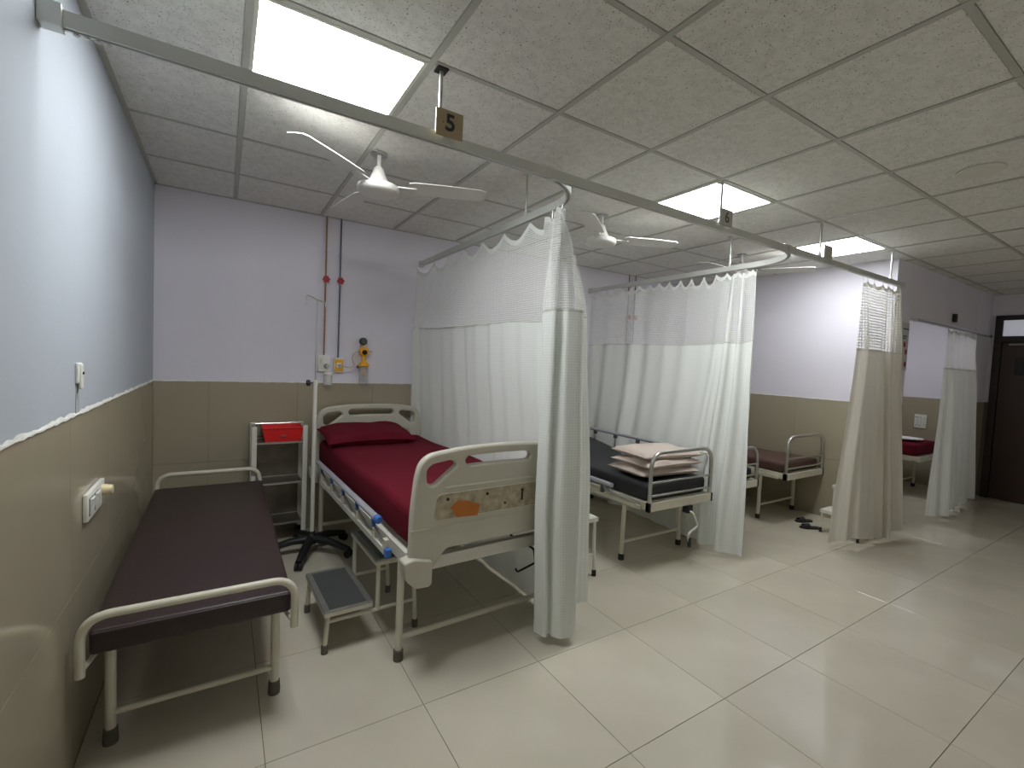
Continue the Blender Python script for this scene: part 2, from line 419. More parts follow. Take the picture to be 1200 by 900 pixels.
def plaster_edge(parent, p0, along, normal, length, th=0.010, h=0.012):
    b = MB(); A, Nn = Vector(along), Vector(normal); n = max(8, int(length/0.03)); p0 = Vector(p0); vs_, fs_ = [], []
    for i in range(n+1):
        q = p0 + A*(length*i/n); hh = h*(0.5+random.random()); dd = h*0.5*random.random()
        for (t, z) in ((0, -dd), (th, -dd), (th*0.9, 0.2*h), (0, hh)): vs_.append(q + Nn*t + Vector((0, 0, z)))
    for i in range(n):
        for k in range(4): k2 = (k+1) % 4; fs_.append((i*4+k, i*4+k2, (i+1)*4+k2, (i+1)*4+k))
    return b.add(vs_, fs_).build('plaster_edge', PLASTER, parent)
wl = struct(MB().box((-0.15, YF, 0), (-0.009, 0.0, H+0.1)).build('wall_left', GROUTD))
MB().box((-0.009, YF, DH), (0, 0, H+0.1)).build('paint_layer', PAINTW, wl)
dado(wl, (-0.009, 0, 0), (0, -1, 0), (1, 0, 0), -YF, off=0.25)
plaster_edge(wl, (0.0, 0, DH), (0, -1, 0), (1, 0, 0), -YF, 0.004, 0.010)
wb = struct(MB().box((-0.15, 0.009, 0), (XR+0.15, 0.15, H+0.1)).build('wall_back', GROUTD))
MB().box((0, 0, DH), (XR, 0.009, H+0.1)).build('paint_layer', PAINT, wb)
dado(wb, (0, 0.009, 0), (1, 0, 0), (0, -1, 0), XP, off=0.33)
dado(wb, (XP+TP, 0.009, 0), (1, 0, 0), (0, -1, 0), XR-XP-TP, off=0.33)
plaster_edge(wb, (0, 0, DH), (1, 0, 0), (0, -1, 0), XP, 0.004, 0.007)
wp = struct(MB().box((XP+0.009, YP+0.009, 0), (XP+TP-0.009, 0, H+0.1)).build('wall_partition', GROUTD))
MB().box((XP, YP+0.009, DH), (XP+0.009, 0, H+0.1)).build('paint_layer', PAINT, wp)
MB().box((XP+TP-0.009, YP+0.14, DH), (XP+TP, 0, H+0.1)).build('paint_layer', PAINT, wp)
dado(wp, (XP+0.009, YP+.009, 0), (0, 1, 0), (-1, 0, 0), -YP-.009, off=0.2)
dado(wp, (XP+TP-0.009, YP+.14, 0), (0, 1, 0), (1, 0, 0), -YP-.14, off=0.2)
plaster_edge(wp, (XP, YP, DH), (0, 1, 0), (-1, 0, 0), -YP, 0.003, 0.006)
# bay wall facing the corridor, with the opening
OX0, OX1, OZ = 6.09, 8.2, 2.09
wf = struct(MB().box((XP+TP-0.02, YP+0.009, 0), (OX0, YP+0.14, H+0.1)).build('wall_bay', PAINT))
MB().box((OX1, YP+0.009, 0), (XR, YP+0.14, H+0.1)).build('pier', PAINT, wf)
MB().box((OX0, YP+0.004, OZ), (OX1, YP+0.14, H+0.1)).build('lintel', PAINT, wf)
for (a, b) in ((XP, OX0), (OX1, XR)):
    MB().box((a, YP, DH), (b, YP+0.009, H+0.1)).build('paint_layer', PAINT, wf)
    dado(wf, (a, YP+0.009, 0), (1, 0, 0), (0, -1, 0), b-a, off=0.0)
wr = struct(MB().box((XR+0.009, YF, 0), (XR+0.15, 0, H+0.1)).build('wall_right', GROUTD))
DY0, DY1, DZ = -2.34, -3.42, 2.32
MB().box((XR, DY0, DH), (XR+0.009, 0, H+0.1)).build('paint_layer', PAINT, wr)
MB().box((XR, DY1, DZ), (XR+0.009, DY0, H+0.1)).build('paint_layer', PAINT, wr)
MB().box((XR, YF, DH), (XR+0.009, DY1, H+0.1)).build('paint_layer', PAINT, wr)
dado(wr, (XR+0.009, YP+.14, 0), (0, 1, 0), (-1, 0, 0), -YP-.14, off=0.1)
dado(wr, (XR+0.009, YF, 0), (0, 1, 0), (-1, 0, 0), DY1-YF, off=0.1)
WZ0, WZ1 = 0.90, 2.35
FILL_WINS = [(0.35, 2.15), (2.45, 4.25), (4.55, 6.35)]  # unseen windows, added so daylight fills the ceiling and bed ends
wn = struct(MB().box((-0.15, YF-0.15, 0), (XR+0.15, YF-0.009, WZ0)).build('wall_front', GROUTD))
MB().box((-0.15, YF-0.15, WZ1), (XR+0.15, YF-0.009, H+0.1)).build('wall_head', PAINT, wn)
px_ = -0.15
for (a, b) in FILL_WINS + [(XR+0.15, 0)]:
    MB().box((px_, YF-0.15, WZ0), (a, YF-0.009, WZ1)).build('pier', PAINT, wn); px_ = b
dado(wn, (0, YF-0.009, 0), (1, 0, 0), (0, 1, 0), XR, 0.0, WZ0, off=0.3)
for k, (a, b) in enumerate(FILL_WINS):
    wd = struct(bpy.data.objects.new('window_%d' % (k+1), None)); COL.objects.link(wd); wd.location = (a, YF-0.08, WZ0)
    L_, Hh = b-a, WZ1-WZ0
    fw_ = MB(); fw_.box((0, -0.03, 0), (0.05, 0.03, Hh)); fw_.box((L_-0.05, -0.03, 0), (L_, 0.03, Hh)); fw_.box((0.05, -0.03, 0), (L_-0.05, 0.03, 0.05)); fw_.box((0.05, -0.03, Hh-0.05), (L_-0.05, 0.03, Hh)); fw_.box((L_/2-0.025, -0.03, 0.05), (L_/2+0.025, 0.03, Hh-0.05))
    fw_.build('window_frame', OFFW, wd)
    for (c, d) in ((0.05, L_/2-0.025), (L_/2+0.025, L_-0.05)): MB().box((c, -0.003, 0.05), (d, 0.003, Hh-0.05)).build('pane', GLASS, wd)
    MB().box((-0.04, 0.0, -0.03), (L_+0.04, 0.11, 0.0)).build('window_sill', OFFW, wd)

# door in the right wall
dr = struct(bpy.data.objects.new('door_1', None)); COL.objects.link(dr); dr.location = (XR, DY0, 0)
W_ = DY0-DY1
fb = MB(); fb.box((-0.03, -0.07, 0), (0.008, 0, DZ)); fb.box((-0.03, -W_, 0), (0.008, -W_+0.07, DZ)); fb.box((-0.03, -W_+0.07, DZ-0.06), (0.008, -0.07, DZ)); fb.box((-0.03, -W_+0.07, 1.99), (0.008, -0.07, 2.06))
fb.build('door_frame', FRAMEW, dr)
lf = MB().rbox((-0.012, -W_+0.075, 0.008), (0.006, -0.075, 1.985), 0.004).build('door_leaf', WOOD, dr)
MB().rbox((-0.016, -0.52, 1.58), (-0.011, -0.20, 1.80), 0.002).build('vision_plate', BLACK, lf)
MB().tube([(-0.045, -0.14, 1.955), (-0.045, -0.40, 1.955)], 0.013, 8).build('door_closer', STEEL, lf)
MB().tube(arc_path([(-0.012, -W_+0.16, 0.95), (-0.06, -W_+0.16, 0.95), (-0.06, -W_+0.16, 1.15), (-0.012, -W_+0.16, 1.15)], 0.02), 0.009, 8).build('door_handle', STEEL, lf)
MB().box((-0.004, -W_+0.07, 2.06), (0.004, -0.07, DZ-0.06)).build('transom_pane', PANE, dr)

# ceiling panel lamps
for (x0, x1, y0, y1, s, d) in LPOS:
    t = thing('ceiling_light', 'square glowing LED ceiling panel, '+d, 'ceiling light', ((x0+x1)/2, (y0+y1)/2, H), 0, 'square ceiling panel lights')
    h = CT/2-0.012; e = 0.014
    fr = MB(); fr.box((-h, -h, 0.000), (h, -h+e, 0.02)); fr.box((-h, h-e, 0), (h, h, 0.02)); fr.box((-h, -h+e, 0), (-h+e, h-e, 0.02)); fr.box((h-e, -h+e, 0), (h, h-e, 0.02))
    fr.build('frame', OFFW, t)
    MB().box((-h+e, -h+e, 0.006), (h-e, h-e, 0.016)).build('diffuser', emit('led_panel_%d' % int(x0*10), PANEL, s), t)

# ================================================================== RAILS AND CURTAINS
RZ = 2.32; RY = -2.36
def rail_section(name, label, pts, brackets=()):
    t = thing(name, label, 'curtain rail', group='curtain rails')
    pp = [Vector(p) for p in pts]
    b = MB(); n = len(pp); vs_, fs_ = [], []
    for i in range(n):
        tg = (pp[min(i+1, n-1)]-pp[max(i-1, 0)]).normalized(); nn = Vector((-tg.y, tg.x, 0))
        hw, hh, sl = 0.013, 0.021, 0.004
        for (a, z) in ((-hw, hh), (hw, hh), (hw, -hh), (sl, -hh), (sl, -hh+0.012), (-sl, -hh+0.012), (-sl, -hh), (-hw, -hh)):
            vs_.append(pp[i]+nn*a+Vector((0, 0, z)))
    for i in range(n-1):
        for k in range(8): k2 = (k+1) % 8; fs_.append((i*8+k, i*8+k2, (i+1)*8+k2, (i+1)*8+k))
    fs_.append(tuple(reversed(range(8)))); fs_.append(tuple((n-1)*8+k for k in range(8)))
    b.add(vs_, fs_).build('track', ALU, t)
    for (a, c) in brackets: MB().rbox(a, c, 0.003).build('bracket', ALU, t)
    return t
def bend(x_from, x_to, xb, r, y_end=-0.012):
    """main run along X then a quarter bend into a branch going back to the wall"""
    pts = [(x_from, RY, RZ), (xb-r, RY, RZ)]
    for k in range(1, 13):
        a = k/12*PI/2; pts.append((xb-r+r*math.sin(a), RY+r-r*math.cos(a), RZ))
    pts.append((xb, y_end, RZ)); return pts
XB1, XB2 = 1.945, 3.99
ra = rail_section('curtain_rail', 'aluminium curtain rail starting at the left wall and bending back beside the maroon bed', bend(0.03, 0, XB1, 0.33),
             [((0.0, RY-0.022, RZ-0.028), (0.05, RY+0.022, RZ+0.032)), ((XB1-0.02, -0.03, RZ-0.028), (XB1+0.02, 0, RZ+0.028))])
rb = rail_section('curtain_rail', 'middle aluminium curtain rail that bends back behind the black mattress bed', bend(XB1-0.31, 0, XB2, 0.36),
             [((XB1-0.34, RY-0.016, RZ+0.018), (XB1-0.27, RY+0.016, RZ+0.026)), ((XB2-0.02, -0.03, RZ-0.028), (XB2+0.02, 0, RZ+0.028))])
rc = rail_section('curtain_rail', 'straight aluminium curtain rail ending at the partition wall', [(XB2-0.30, RY, RZ), (5.70, RY, RZ)],
             [((XB2-0.36, RY-0.016, RZ+0.018), (XB2-0.27, RY+0.016, RZ+0.026))])
for k in range(4):
    MB().lathe([(0.006, 0), (0.008, 0.003), (0.006, 0.006)], (0.075+0.022*k, RY, RZ-0.032), 8).build('runner', STEEL, ra)
def post(x, y, label, square=False):
    t = thing('rail_post', label, 'support post', (x, y, RZ+0.02), 0, 'thin posts holding the curtain rails')
    L = H-RZ-0.02
    MB().tube([(0, 0, 0), (0, 0, L+0.004)], 0.0075, 10).build('rod', STEEL, t, True)
    MB().lathe([(0.012, 0), (0.012, 0.02), (0.0085, 0.024)], (0, 0, 0), 10).build('collar', ALU, t, True)
    MB().box((-0.022, -0.022, L-0.006), (0.022, 0.022, L)).build('ceiling_plate', BLACK if square else ALU, t)
post(1.125, RY, 'chrome post above the tan number 5 sign', True)
post(XB1, -1.74, 'thin white post holding the rail branch behind the maroon bed')
post(2.92, RY-0.005, 'thin post above the grey number sign before the second bay')
post(4.12, RY-0.005, 'thin post above the blank sign at the far ceiling light')
post(5.40, RY, 'thin post above the curtain at the partition wall')
post(XB2, -1.74, 'thin white post holding the rail branch of the middle curtain')
def sign(x, txt, m, ink, label, rz=0):
    t = thing('bed_sign', label, 'sign', (x, RY-0.026, RZ+0.004), rz, 'number signs on the curtain rail')
    MB().rbox((-0.057, -0.005, 0), (0.057, 0.005, 0.10), 0.002).build('plate', m, t)
    if txt: text_mesh('numeral', txt, 0.088, ink, t, (0.002, -0.0062, 0.050))
    MB().box((-0.02, 0.004, 0.0), (0.02, 0.0125, 0.014)).build('clip', ALU, t)
    return t
s5 = sign(1.155, '5', SIGN, INK, 'tan number 5 sign on the curtain rail')
MB().lathe([(0.0032, 0), (0.0032, 0.002)], (-0.027, -0.0048, 0.05), 10, 'y').build('screw', INKG, s5)
sign(2.945, '6', SIGNG, INKG, 'grey number sign hanging below the middle ceiling light')
sign(4.20, '', SIGNG, INKG, 'blank grey sign against the farthest ceiling light')

def crom(P, t):
    n = len(P); f = t*(n-1); i = min(int(f), n-2); u = f-i
    p0, p1, p2, p3 = P[max(i-1, 0)], P[i], P[i+1], P[min(i+2, n-1)]
    return tuple(0.5*((2*b)+(-a+c)*u+(2*a-5*b+4*c-d)*u*u+(-a+3*b-3*c+d)*u**3) for a, b, c, d in zip(p0, p1, p2, p3))
def curtain(name, label, levels, amp, nfold, ztop, zsplit, zbot, cm, nm, ncol=220, seed=1, hooks=(), zrow=(14, 34), loc=(0, 0, 0), knots=None, cat='curtain'):
    """levels: [(z, [plan keypoints])] top to bottom; ztop/zbot functions of u; amp(u, z) fold depth"""
    rnd = random.Random(seed)
    ph = [(nfold*(0.55+0.9*rnd.random()), rnd.random()*6.28, 0.4+0.6*rnd.random()) for _ in range(4)]
    def fold(u): return sum(a*math.sin(2*PI*k*u+p) for k, p, a in ph)/1.8
    def plan(u, z):
        uu = u
        zs = [l[0] for l in levels]
        if z >= zs[0]: p = crom(levels[0][1], uu)
        elif z <= zs[-1]: p = crom(levels[-1][1], uu)
        else:
            for i in range(len(zs)-1):
                if zs[i] >= z >= zs[i+1]:
                    t = (zs[i]-z)/(zs[i]-zs[i+1]); t = t*t*(3-2*t)*0.5+t*0.5
                    a, b = crom(levels[i][1], uu), crom(levels[i+1][1], uu); p = (a[0]*(1-t)+b[0]*t, a[1]*(1-t)+b[1]*t); break
        return Vector((p[0], p[1], 0))
    def pos(u, z):
        p = plan(u, z); q = plan(min(u+0.004, 1), z)-plan(max(u-0.004, 0), z)
        nn = Vector((-q.y, q.x, 0)); nn = nn.normalized() if nn.length > 1e-6 else Vector((1, 0, 0))
        d = amp(u, z)*fold(u + 0.006*math.sin(z*3.1+seed))
        return p + nn*d + Vector((0, 0, z))
    t = thing(name, label, cat, loc)
    us = [i/ncol for i in range(ncol+1)]
    L = [0.0]
    for i in range(ncol):
        L.append(L[-1] + (pos(us[i+1], zsplit(us[i+1])) - pos(us[i], zsplit(us[i]))).length)
    def panel(pname, za, zb, rows, m, thick=0):
        b = MB(); b.uv = []
        for j in range(rows+1):
            for i, u in enumerate(us):
                z = za(u)+(zb(u)-za(u))*j/rows; b.v.append(tuple(pos(u, z))); b.uv.append((L[i], z))
        for j in range(rows):
            for i in range(ncol):
                a = j*(ncol+1)+i; b.f.append((a, a+1, a+ncol+2, a+ncol+1))
        o = b.build(pname, m, t, True)
        o.data.set_sharp_from_angle(angle=PI)
        return o
    panel('net_panel', ztop, zsplit, zrow[0], nm)
    panel('cloth_panel', lambda u: zsplit(u)+0.0, zbot, zrow[1], cm)
    panel('top_band', lambda u: ztop(u)+0.001, lambda u: ztop(u)-0.03, 2, cm)
    panel('seam', lambda u: zsplit(u)+0.006, lambda u: zsplit(u)-0.008, 1, SEAM)
    for u in hooks:
        z = ztop(u); p = pos(u, z-0.005)
        MB().tube([(p.x, p.y, z-0.012), (p.x, p.y+0.004, z+0.004), (p.x, p.y, RZ-0.022 if RZ > z else z+0.02)], 0.0022, 6).build('hook', STEEL, t)
    return t
def scallop(u, n, sag, base_z, pw=1.0):
    f = (u*n) % 1.0; d = 1-(2*f-1)**2      # 0 at hooks
    return base_z - sag*d**pw
def lerp(a, b, t): t = max(0, min(1, t)); return a+(b-a)*t
def sm(a, b, t):
    t = max(0, min(1, (t-a)/(b-a))); return t*t*(3-2*t)

# curtain beside the maroon bed -- flat stretch then a gathered bundle at the bed foot
def straight(x0, y0, x1, y1, n): return [(x0+(x1-x0)*k/(n-1), y0+(y1-y0)*k/(n-1)) for k in range(n)]
nA = 9
c1_top = straight(1.945, -0.03, 1.945, -1.93, nA) + [(1.935, -2.02), (1.915, -2.07), (1.90, -2.11), (1.91, -2.14), (1.925, -2.15), (1.93, -2.12), (1.945, -2.12), (1.97, -2.14), (1.96, -2.12)]
c1_top[0] = (1.90, -0.025)
c1_mid = straight(1.955, -0.03, 1.985, -1.93, nA) + [(1.935, -2.05), (1.835, -2.12), (1.81, -2.17), (1.83, -2.235), (1.865, -2.20), (1.885, -2.265), (1.98, -2.275), (2.02, -2.16), (2.068, -2.2)]
c1_mid[0] = (1.885, -0.025); c1_mid[1] = (1.960, -0.13); c1_mid[2] = (1.972, -0.42)
c1_low = straight(1.985, -0.03, 2.055, -1.93, nA) + [(2.10, -2.14), (1.90, -2.19), (1.80, -2.18), (1.82, -2.245), (1.865, -2.215), (1.885, -2.285), (2.00, -2.295), (2.05, -2.17), (2.155, -2.2)]
c1_low[0] = (1.885, -0.025); c1_low[1] = (1.985, -0.13); c1_low[2] = (1.997, -0.42)
c1_bot = straight(1.985, -0.03, 2.055, -1.93, nA) + [(2.10, -2.14), (1.90, -2.19), (1.83, -2.18), (1.85, -2.25), (1.885, -2.24), (1.91, -2.30), (2.01, -2.30), (2.06, -2.17), (2.20, -2.18)]
c1_bot[0] = (1.885, -0.025); c1_bot[1] = (1.985, -0.13); c1_bot[2] = (1.997, -0.42)
nk = len(c1_top); uB = (nA-1)/(nk-1)
def c1_zt(u):
    if u < uB: return scallop(u/uB, 6.5, 0.075, 2.292, 1.0)
    k = (u-uB)/(1-uB)
    return 2.285 - 0.05*math.sin(k*9)**2*(1-k) - 0.24*sm(0.62, 0.95, k)
def c1_amp(u, z):
    k = sm(uB-0.03, uB+0.05, u)
    return ((0.012+0.020*sm(2.3, 1.5, z)-0.018*sm(0.95, 0.75, z))*(1+0.8*sm(0.2, 0.08, u))*sm(0.0, 0.03, u))*(1-k) + k*0.008
curtain('hospital_curtain', 'white net topped curtain beside the maroon bed, gathered at its foot', [(2.30, c1_top), (1.72, c1_mid), (0.75, c1_low), (0.03, c1_bot)],
        c1_amp, 20, c1_zt, lambda u: 1.735-0.02*math.sin(u*7)-0.03*sm(uB-.1, uB, u)+0.03*sm(uB, 1, u), lambda u: 0.018+0.03*sm(uB, uB+0.1, u)+0.075*sm(0.9, 0.96, u), CLOTH1, NET1, 300, 3,
        [uB*(k/6.5) for k in range(1, 7)] + [uB+(1-uB)*0.12, uB+(1-uB)*0.3, uB+(1-uB)*0.45])
# middle curtain behind the black mattress bed
c2_top = straight(3.99, -0.04, 3.99, -1.62, 9) + [(3.975, -1.72), (4.01, -1.76), (3.97, -1.80), (4.0, -1.85), (3.96, -1.89), (4.0, -1.95), (3.97, -1.99)]
c2_mid = straight(3.97, -0.04, 3.97, -1.60, 9) + [(3.945, -1.70), (3.99, -1.75), (3.92, -1.80), (3.98, -1.86), (3.93, -1.90), (3.98, -1.97), (3.94, -2.02)]
c2_bot = straight(3.88, -0.04, 3.76, -1.56, 9) + [(3.74, -1.68), (3.80, -1.75), (3.71, -1.82), (3.79, -1.90), (3.72, -1.97), (3.80, -2.05), (3.84, -2.10)]
nk2 = len(c2_top); uC = 8/(nk2-1)
def c2_zt(u):
    if u < uC: return scallop(u/uC, 13, 0.045+0.05*sm(0.55, 1, u/uC), 2.292)
    k = (u-uC)/(1-uC); return scallop(k, 6, 0.035, 2.288)
curtain('hospital_curtain', 'long white net topped curtain behind the black mattress bed', [(2.30, c2_top), (1.70, c2_mid), (0.4, c2_bot), (0.03, c2_bot)],
        lambda u, z: (0.010+0.022*sm(2.3, 1.5, z))*(1-0.55*sm(0.22, 0.36, u)*sm(0.75, 0.6, u)), 10, c2_zt, lambda u: 1.69+0.01*math.sin(u*11)+0.03*sm(.85, .95, u), lambda u: 0.06-0.02*sm(0.8, 1, u), CLOTH1, NET1, 300, 8,
        [uC*k/13 for k in range(1, 14)] + [uC+(1-uC)*k/6 for k in range(1, 6)])
# curtain at the partition wall
c3_top = [(4.86, -2.36), (4.95, -2.355), (5.05, -2.37), (5.17, -2.35), (5.30, -2.375), (5.42, -2.36), (5.5, -2.38), (5.55, -2.36), (5.60, -2.40), (5.61, -2.37)]
c3_mid = [(4.84, -2.36), (4.90, -2.42), (4.98, -2.40), (5.15, -2.41), (5.32, -2.40), (5.42, -2.38), (5.47, -2.44), (5.54, -2.40), (5.60, -2.46), (5.62, -2.40)]
c3_top = [(4.86+(x-4.86)*0.90, y) for x, y in c3_top]; c3_mid = [(4.84+(x-4.84)*0.84, y) for x, y in c3_mid]
c3_bot = [(4.86, -2.26), (4.90, -2.36), (4.99, -2.425), (5.15, -2.43), (5.30, -2.44), (5.42, -2.44), (5.46, -2.50), (5.54, -2.455), (5.62, -2.52), (5.68, -2.49)]
curtain('hospital_curtain', 'narrow cream curtain with a coarse net top at the partition wall', [(2.28, c3_top), (1.70, c3_mid), (0.03, c3_bot)],
        lambda u, z: 0.006+0.012*sm(2.2, 1.2, z), 7, lambda u: scallop(u, 7, 0.03, 2.275)-0.03*sm(.9, 1, u), lambda u: 1.69, lambda u: 0.07-0.04*sm(.2, 0, u)+0.03*math.sin(u*9), CLOTH2, NET2, 180, 5,
        [k/7 for k in range(0, 7)])
# curtain of the far bay, on a rod under the lintel
fr_ = thing('curtain_rod', 'dark curtain rod across the opening of the far bay', 'curtain rod', (7.4, YP-0.04, 2.05), 0)
MB().tube([(-1.25, 0, 0), (1.15, 0, 0)], 0.010, 10).build('rod', STEEL, fr_, True)
MB().lathe([(0.016, 0), (0.018, 0.015), (0.010, 0.03)], (1.15, 0, 0), 12, 'x').build('finial', BLACK, fr_, True)
for xx in (-1.2, 1.1): MB().box((xx-0.012, 0, -0.012), (xx+0.012, 0.04, 0.012)).build('bracket', STEEL, fr_)
RZ_keep = RZ; RZ = 2.06
yq = YP-0.04
c4_top = [(6.98, yq-0.02), (7.08, yq+0.0), (7.2, yq-0.02), (7.35, yq), (7.5, yq-0.02), (7.65, yq), (7.8, yq-0.015), (7.95, yq)]
c4_mid = [(6.86, yq-0.03), (6.98, yq-0.09), (7.15, yq-0.02), (7.32, yq-0.06), (7.5, yq-0.04), (7.72, yq-0.06), (7.9, yq-0.03), (8.05, yq-0.03)]
c4_bot = [(6.68, yq-0.04), (6.86, yq-0.16), (7.1, yq-0.05), (7.3, yq-0.10), (7.55, yq-0.06), (7.8, yq-0.08), (8.05, yq-0.04), (8.25, yq-0.05)]
curtain('hospital_curtain', 'grey white curtain drawn across the far bay beside the dark door', [(2.05, c4_top), (1.3, c4_mid), (0.03, c4_bot)],
        lambda u, z: 0.008+0.014*sm(2.0, 1.0, z), 8, lambda u: scallop(u, 8, 0.03, 2.03), lambda u: 1.60, lambda u: 0.05, CLOTH1, NET1, 160, 11, [k/8 for k in range(0, 9)])
RZ = RZ_keep

# ================================================================== CEILING FANS
def make_fan(name, label, loc, ang0):
    t = thing(name, label, 'ceiling fan', loc, 0, 'white ceiling fans')
    MB().lathe([(0.045, -0.008), (0.045, 0.0)], (0, 0, 0), 20).build('canopy', STEEL, t, True)
    MB().tube([(0, 0, 0), (0, 0, -0.12)], 0.012, 12).build('downrod', FANW, t, True)
    MB().lathe([(0.018, -0.07), (0.026, -0.078), (0.036, -0.11), (0.052, -0.145), (0.058, -0.158), (0.05, -0.162)], (0, 0, 0), 28).build('shroud', FANW, t, True)
    MB().lathe([(0.05, -0.160), (0.095, -0.168), (0.112, -0.178), (0.114, -0.186), (0.114, -0.204), (0.108, -0.212), (0.09, -0.220), (0.05, -0.224)], (0, 0, 0), 36).build('motor_housing', FANW, t, True)
    MB().lathe([(0.06, -0.160), (0.063, -0.166), (0.06, -0.170)], (0, 0, 0), 28).build('trim_ring', FANBAND, t, True)
    for k in range(3):
        a = ang0+k*2*PI/3
        prof = [(0.17, -0.05), (0.20, -0.062), (0.40, -0.066), (0.575, -0.060), (0.60, -0.045), (0.605, 0.0), (0.60, 0.045), (0.575, 0.058), (0.40, 0.062), (0.20, 0.056), (0.17, 0.04)]
        b = MB(); top, bot = [], []
        pitch = -0.17
        for (r, y) in prof:
            z = -0.166 + y*math.sin(pitch) - 0.00*r
            top.append((r, y, z+0.0025)); bot.append((r, y, z-0.0025))
        n = len(prof); b.add(top+bot, [tuple(range(n)), tuple(reversed(range(n, 2*n)))] + [(i, (i+1) % n, n+(i+1) % n, n+i) for i in range(n)])
        bl = b.build('blade', FANW, t); bl.rotation_euler = (0, 0, a)
        am = MB().box((0.085, -0.018, -0.176), (0.21, 0.018, -0.170)).build('blade_arm', FANW, bl)
    return t
make_fan('ceiling_fan', 'white three blade ceiling fan above the maroon bed', (1.142, -1.455, H), math.radians(-21.5))
make_fan('ceiling_fan', 'white ceiling fan above the black mattress bed', (2.803, -1.46, H), math.radians(-22))
make_fan('ceiling_fan', 'white ceiling fan mostly hidden behind the middle curtain', (4.604, -1.453, H), math.radians(-58))
sd = thing('ceiling_speaker', 'round white ceiling speaker grille at the upper right', 'speaker', (3.80, -3.272, H+0.003))
MB().lathe([(0.095, 0.0), (0.097, -0.006), (0.085, -0.012), (0.08, -0.010)], (0, 0, 0), 32).build('bezel', OFFW, sd, True)
MB().lathe([(0.088, -0.004), (0.086, -0.014), (0.02, -0.016)], (0, 0, 0), 32).build('grille', OFFW, sd, True)

# ================================================================== WALL FITTINGS
def gas_line(x, zt, zb, m, label, group, valve=2.07):
    t = thing('gas_pipe', label, 'pipe', (x, -0.018, zb), 0, group)
    MB().tube([(0, 0, 0), (0, 0, zt-zb)], 0.0065, 10).build('pipe_run', m, t, True)
    v = MB().lathe([(0.010, -0.028), (0.013, -0.02), (0.013, 0.02), (0.010, 0.028)], (0, 0, valve-zb), 12).build('valve_body', STEEL, t, True)
    wheel = MB()
    n = 12; ring = []
    for k in range(n*2):
        a = 2*PI*k/(n*2); r = 0.030 if k % 4 < 2 else 0.024
        ring.append((r*math.cos(a), r*math.sin(a)))
    vs_ = [(x_, -0.024, z_+valve-zb) for x_, z_ in ring]+[(x_, -0.036, z_+valve-zb) for x_, z_ in ring]; q = len(ring)
    wheel.add(vs_, [tuple(range(q)), tuple(reversed(range(q, 2*q)))]+[(i, (i+1) % q, q+(i+1) % q, q+i) for i in range(q)])
    wheel.tube([(0, -0.012, valve-zb), (0, -0.042, valve-zb)], 0.007, 8)
    wheel.build('valve_wheel', REDV, v)
    for z in (0.25*(zt-zb), 0.75*(zt-zb)): MB().box((-0.011, -0.004, z-0.008), (0.011, 0.018, z+0.008)).build('pipe_clip', STEEL, t)
    return t
gas_line(1.125, H, 1.45, COPPER, 'ochre gas pipe with red valve, left of the pair by the drip stand', 'gas pipes on the back wall')
gas_line(1.238, H, 1.43, BLUEP, 'slate blue gas pipe with red valve, right of the pair by the drip stand', 'gas pipes on the back wall')
gas_line(4.60, H, 1.45, COPPER, 'gas pipe seen through the net of the middle curtain, left one', 'gas pipes on the back wall')
gas_line(4.71, H, 1.43, BLUEP, 'gas pipe seen through the net of the middle curtain, right one', 'gas pipes on the back wall')
o1 = thing('gas_outlet', 'white gas outlet box with a hanging suction jar', 'gas outlet', (1.125, 0, 1.38))
MB().rbox((-0.047, -0.03, -0.065), (0.047, 0, 0.068), 0.006).build('box', SWITCH, o1, True)
MB().lathe([(0.022, 0), (0.022, 0.012), (0.012, 0.02), (0.012, 0.04)], (0.022, -0.03, -0.02), 16, 'y').build('socket', STEEL, o1, True)
MB().rbox((-0.03, -0.038, 0.0), (-0.008, -0.03, 0.045), 0.003).build('label_plate', OFFW, o1)
j = thing('suction_jar', 'frosted white suction jar hanging below the gas outlet', 'jar', (1.155, -0.052, 1.205))
MB().lathe([(0.030, 0), (0.034, 0.008), (0.034, 0.075), (0.028, 0.085)], (0, 0, 0), 20).build('jar_body', CLEARW, j, True)
MB().lathe([(0.036, 0.082), (0.038, 0.088), (0.038, 0.104), (0.02, 0.112)], (0, 0, 0), 20).build('lid', SWITCH, j, True)
MB().tube([(0, 0, 0.108), (0.0, 0.0, 0.13), (-0.008, 0.012, 0.15)], 0.008, 8).build('neck', SWITCH, j, True)
o2 = thing('gas_outlet', 'yellow faced gas outlet box below the blue pipe', 'gas outlet', (1.245, 0, 1.37))
MB().rbox((-0.043, -0.03, -0.062), (0.043, 0, 0.062), 0.006).build('box', OFFW, o2, True)
MB().rbox((-0.034, -0.034, -0.050), (0.034, -0.028, 0.050), 0.003).build('face_plate', YELLOW, o2)
MB().rbox((-0.02, -0.037, -0.022), (0.02, -0.03, 0.022), 0.004).build('port_plate', SWITCH, o2)
MB().lathe([(0.013, 0), (0.013, 0.012), (0.007, 0.016), (0.007, 0.035)], (0.003, -0.035, 0), 14, 'y').build('socket', STEEL, o2, True)
fm = thing('oxygen_regulator', 'yellow oxygen regulator with black gauge and clear humidifier bottle', 'regulator', (1.445, 0, 1.21))
MB().box((-0.012, -0.03, 0.25), (0.012, 0, 0.30)).build('wall_bracket', STEEL, fm)
MB().lathe([(0.038, 0.022), (0.042, 0.03), (0.042, 0.056), (0.034, 0.064)], (0, 0, 0.283), 24, 'y').build('regulator_body', YELLOW, fm, True)
MB().lathe([(0.020, 0), (0.020, 0.014), (0.015, 0.02)], (0, -0.062, 0.278), 18, 'y').build('knob', DRUBBER, fm, True)
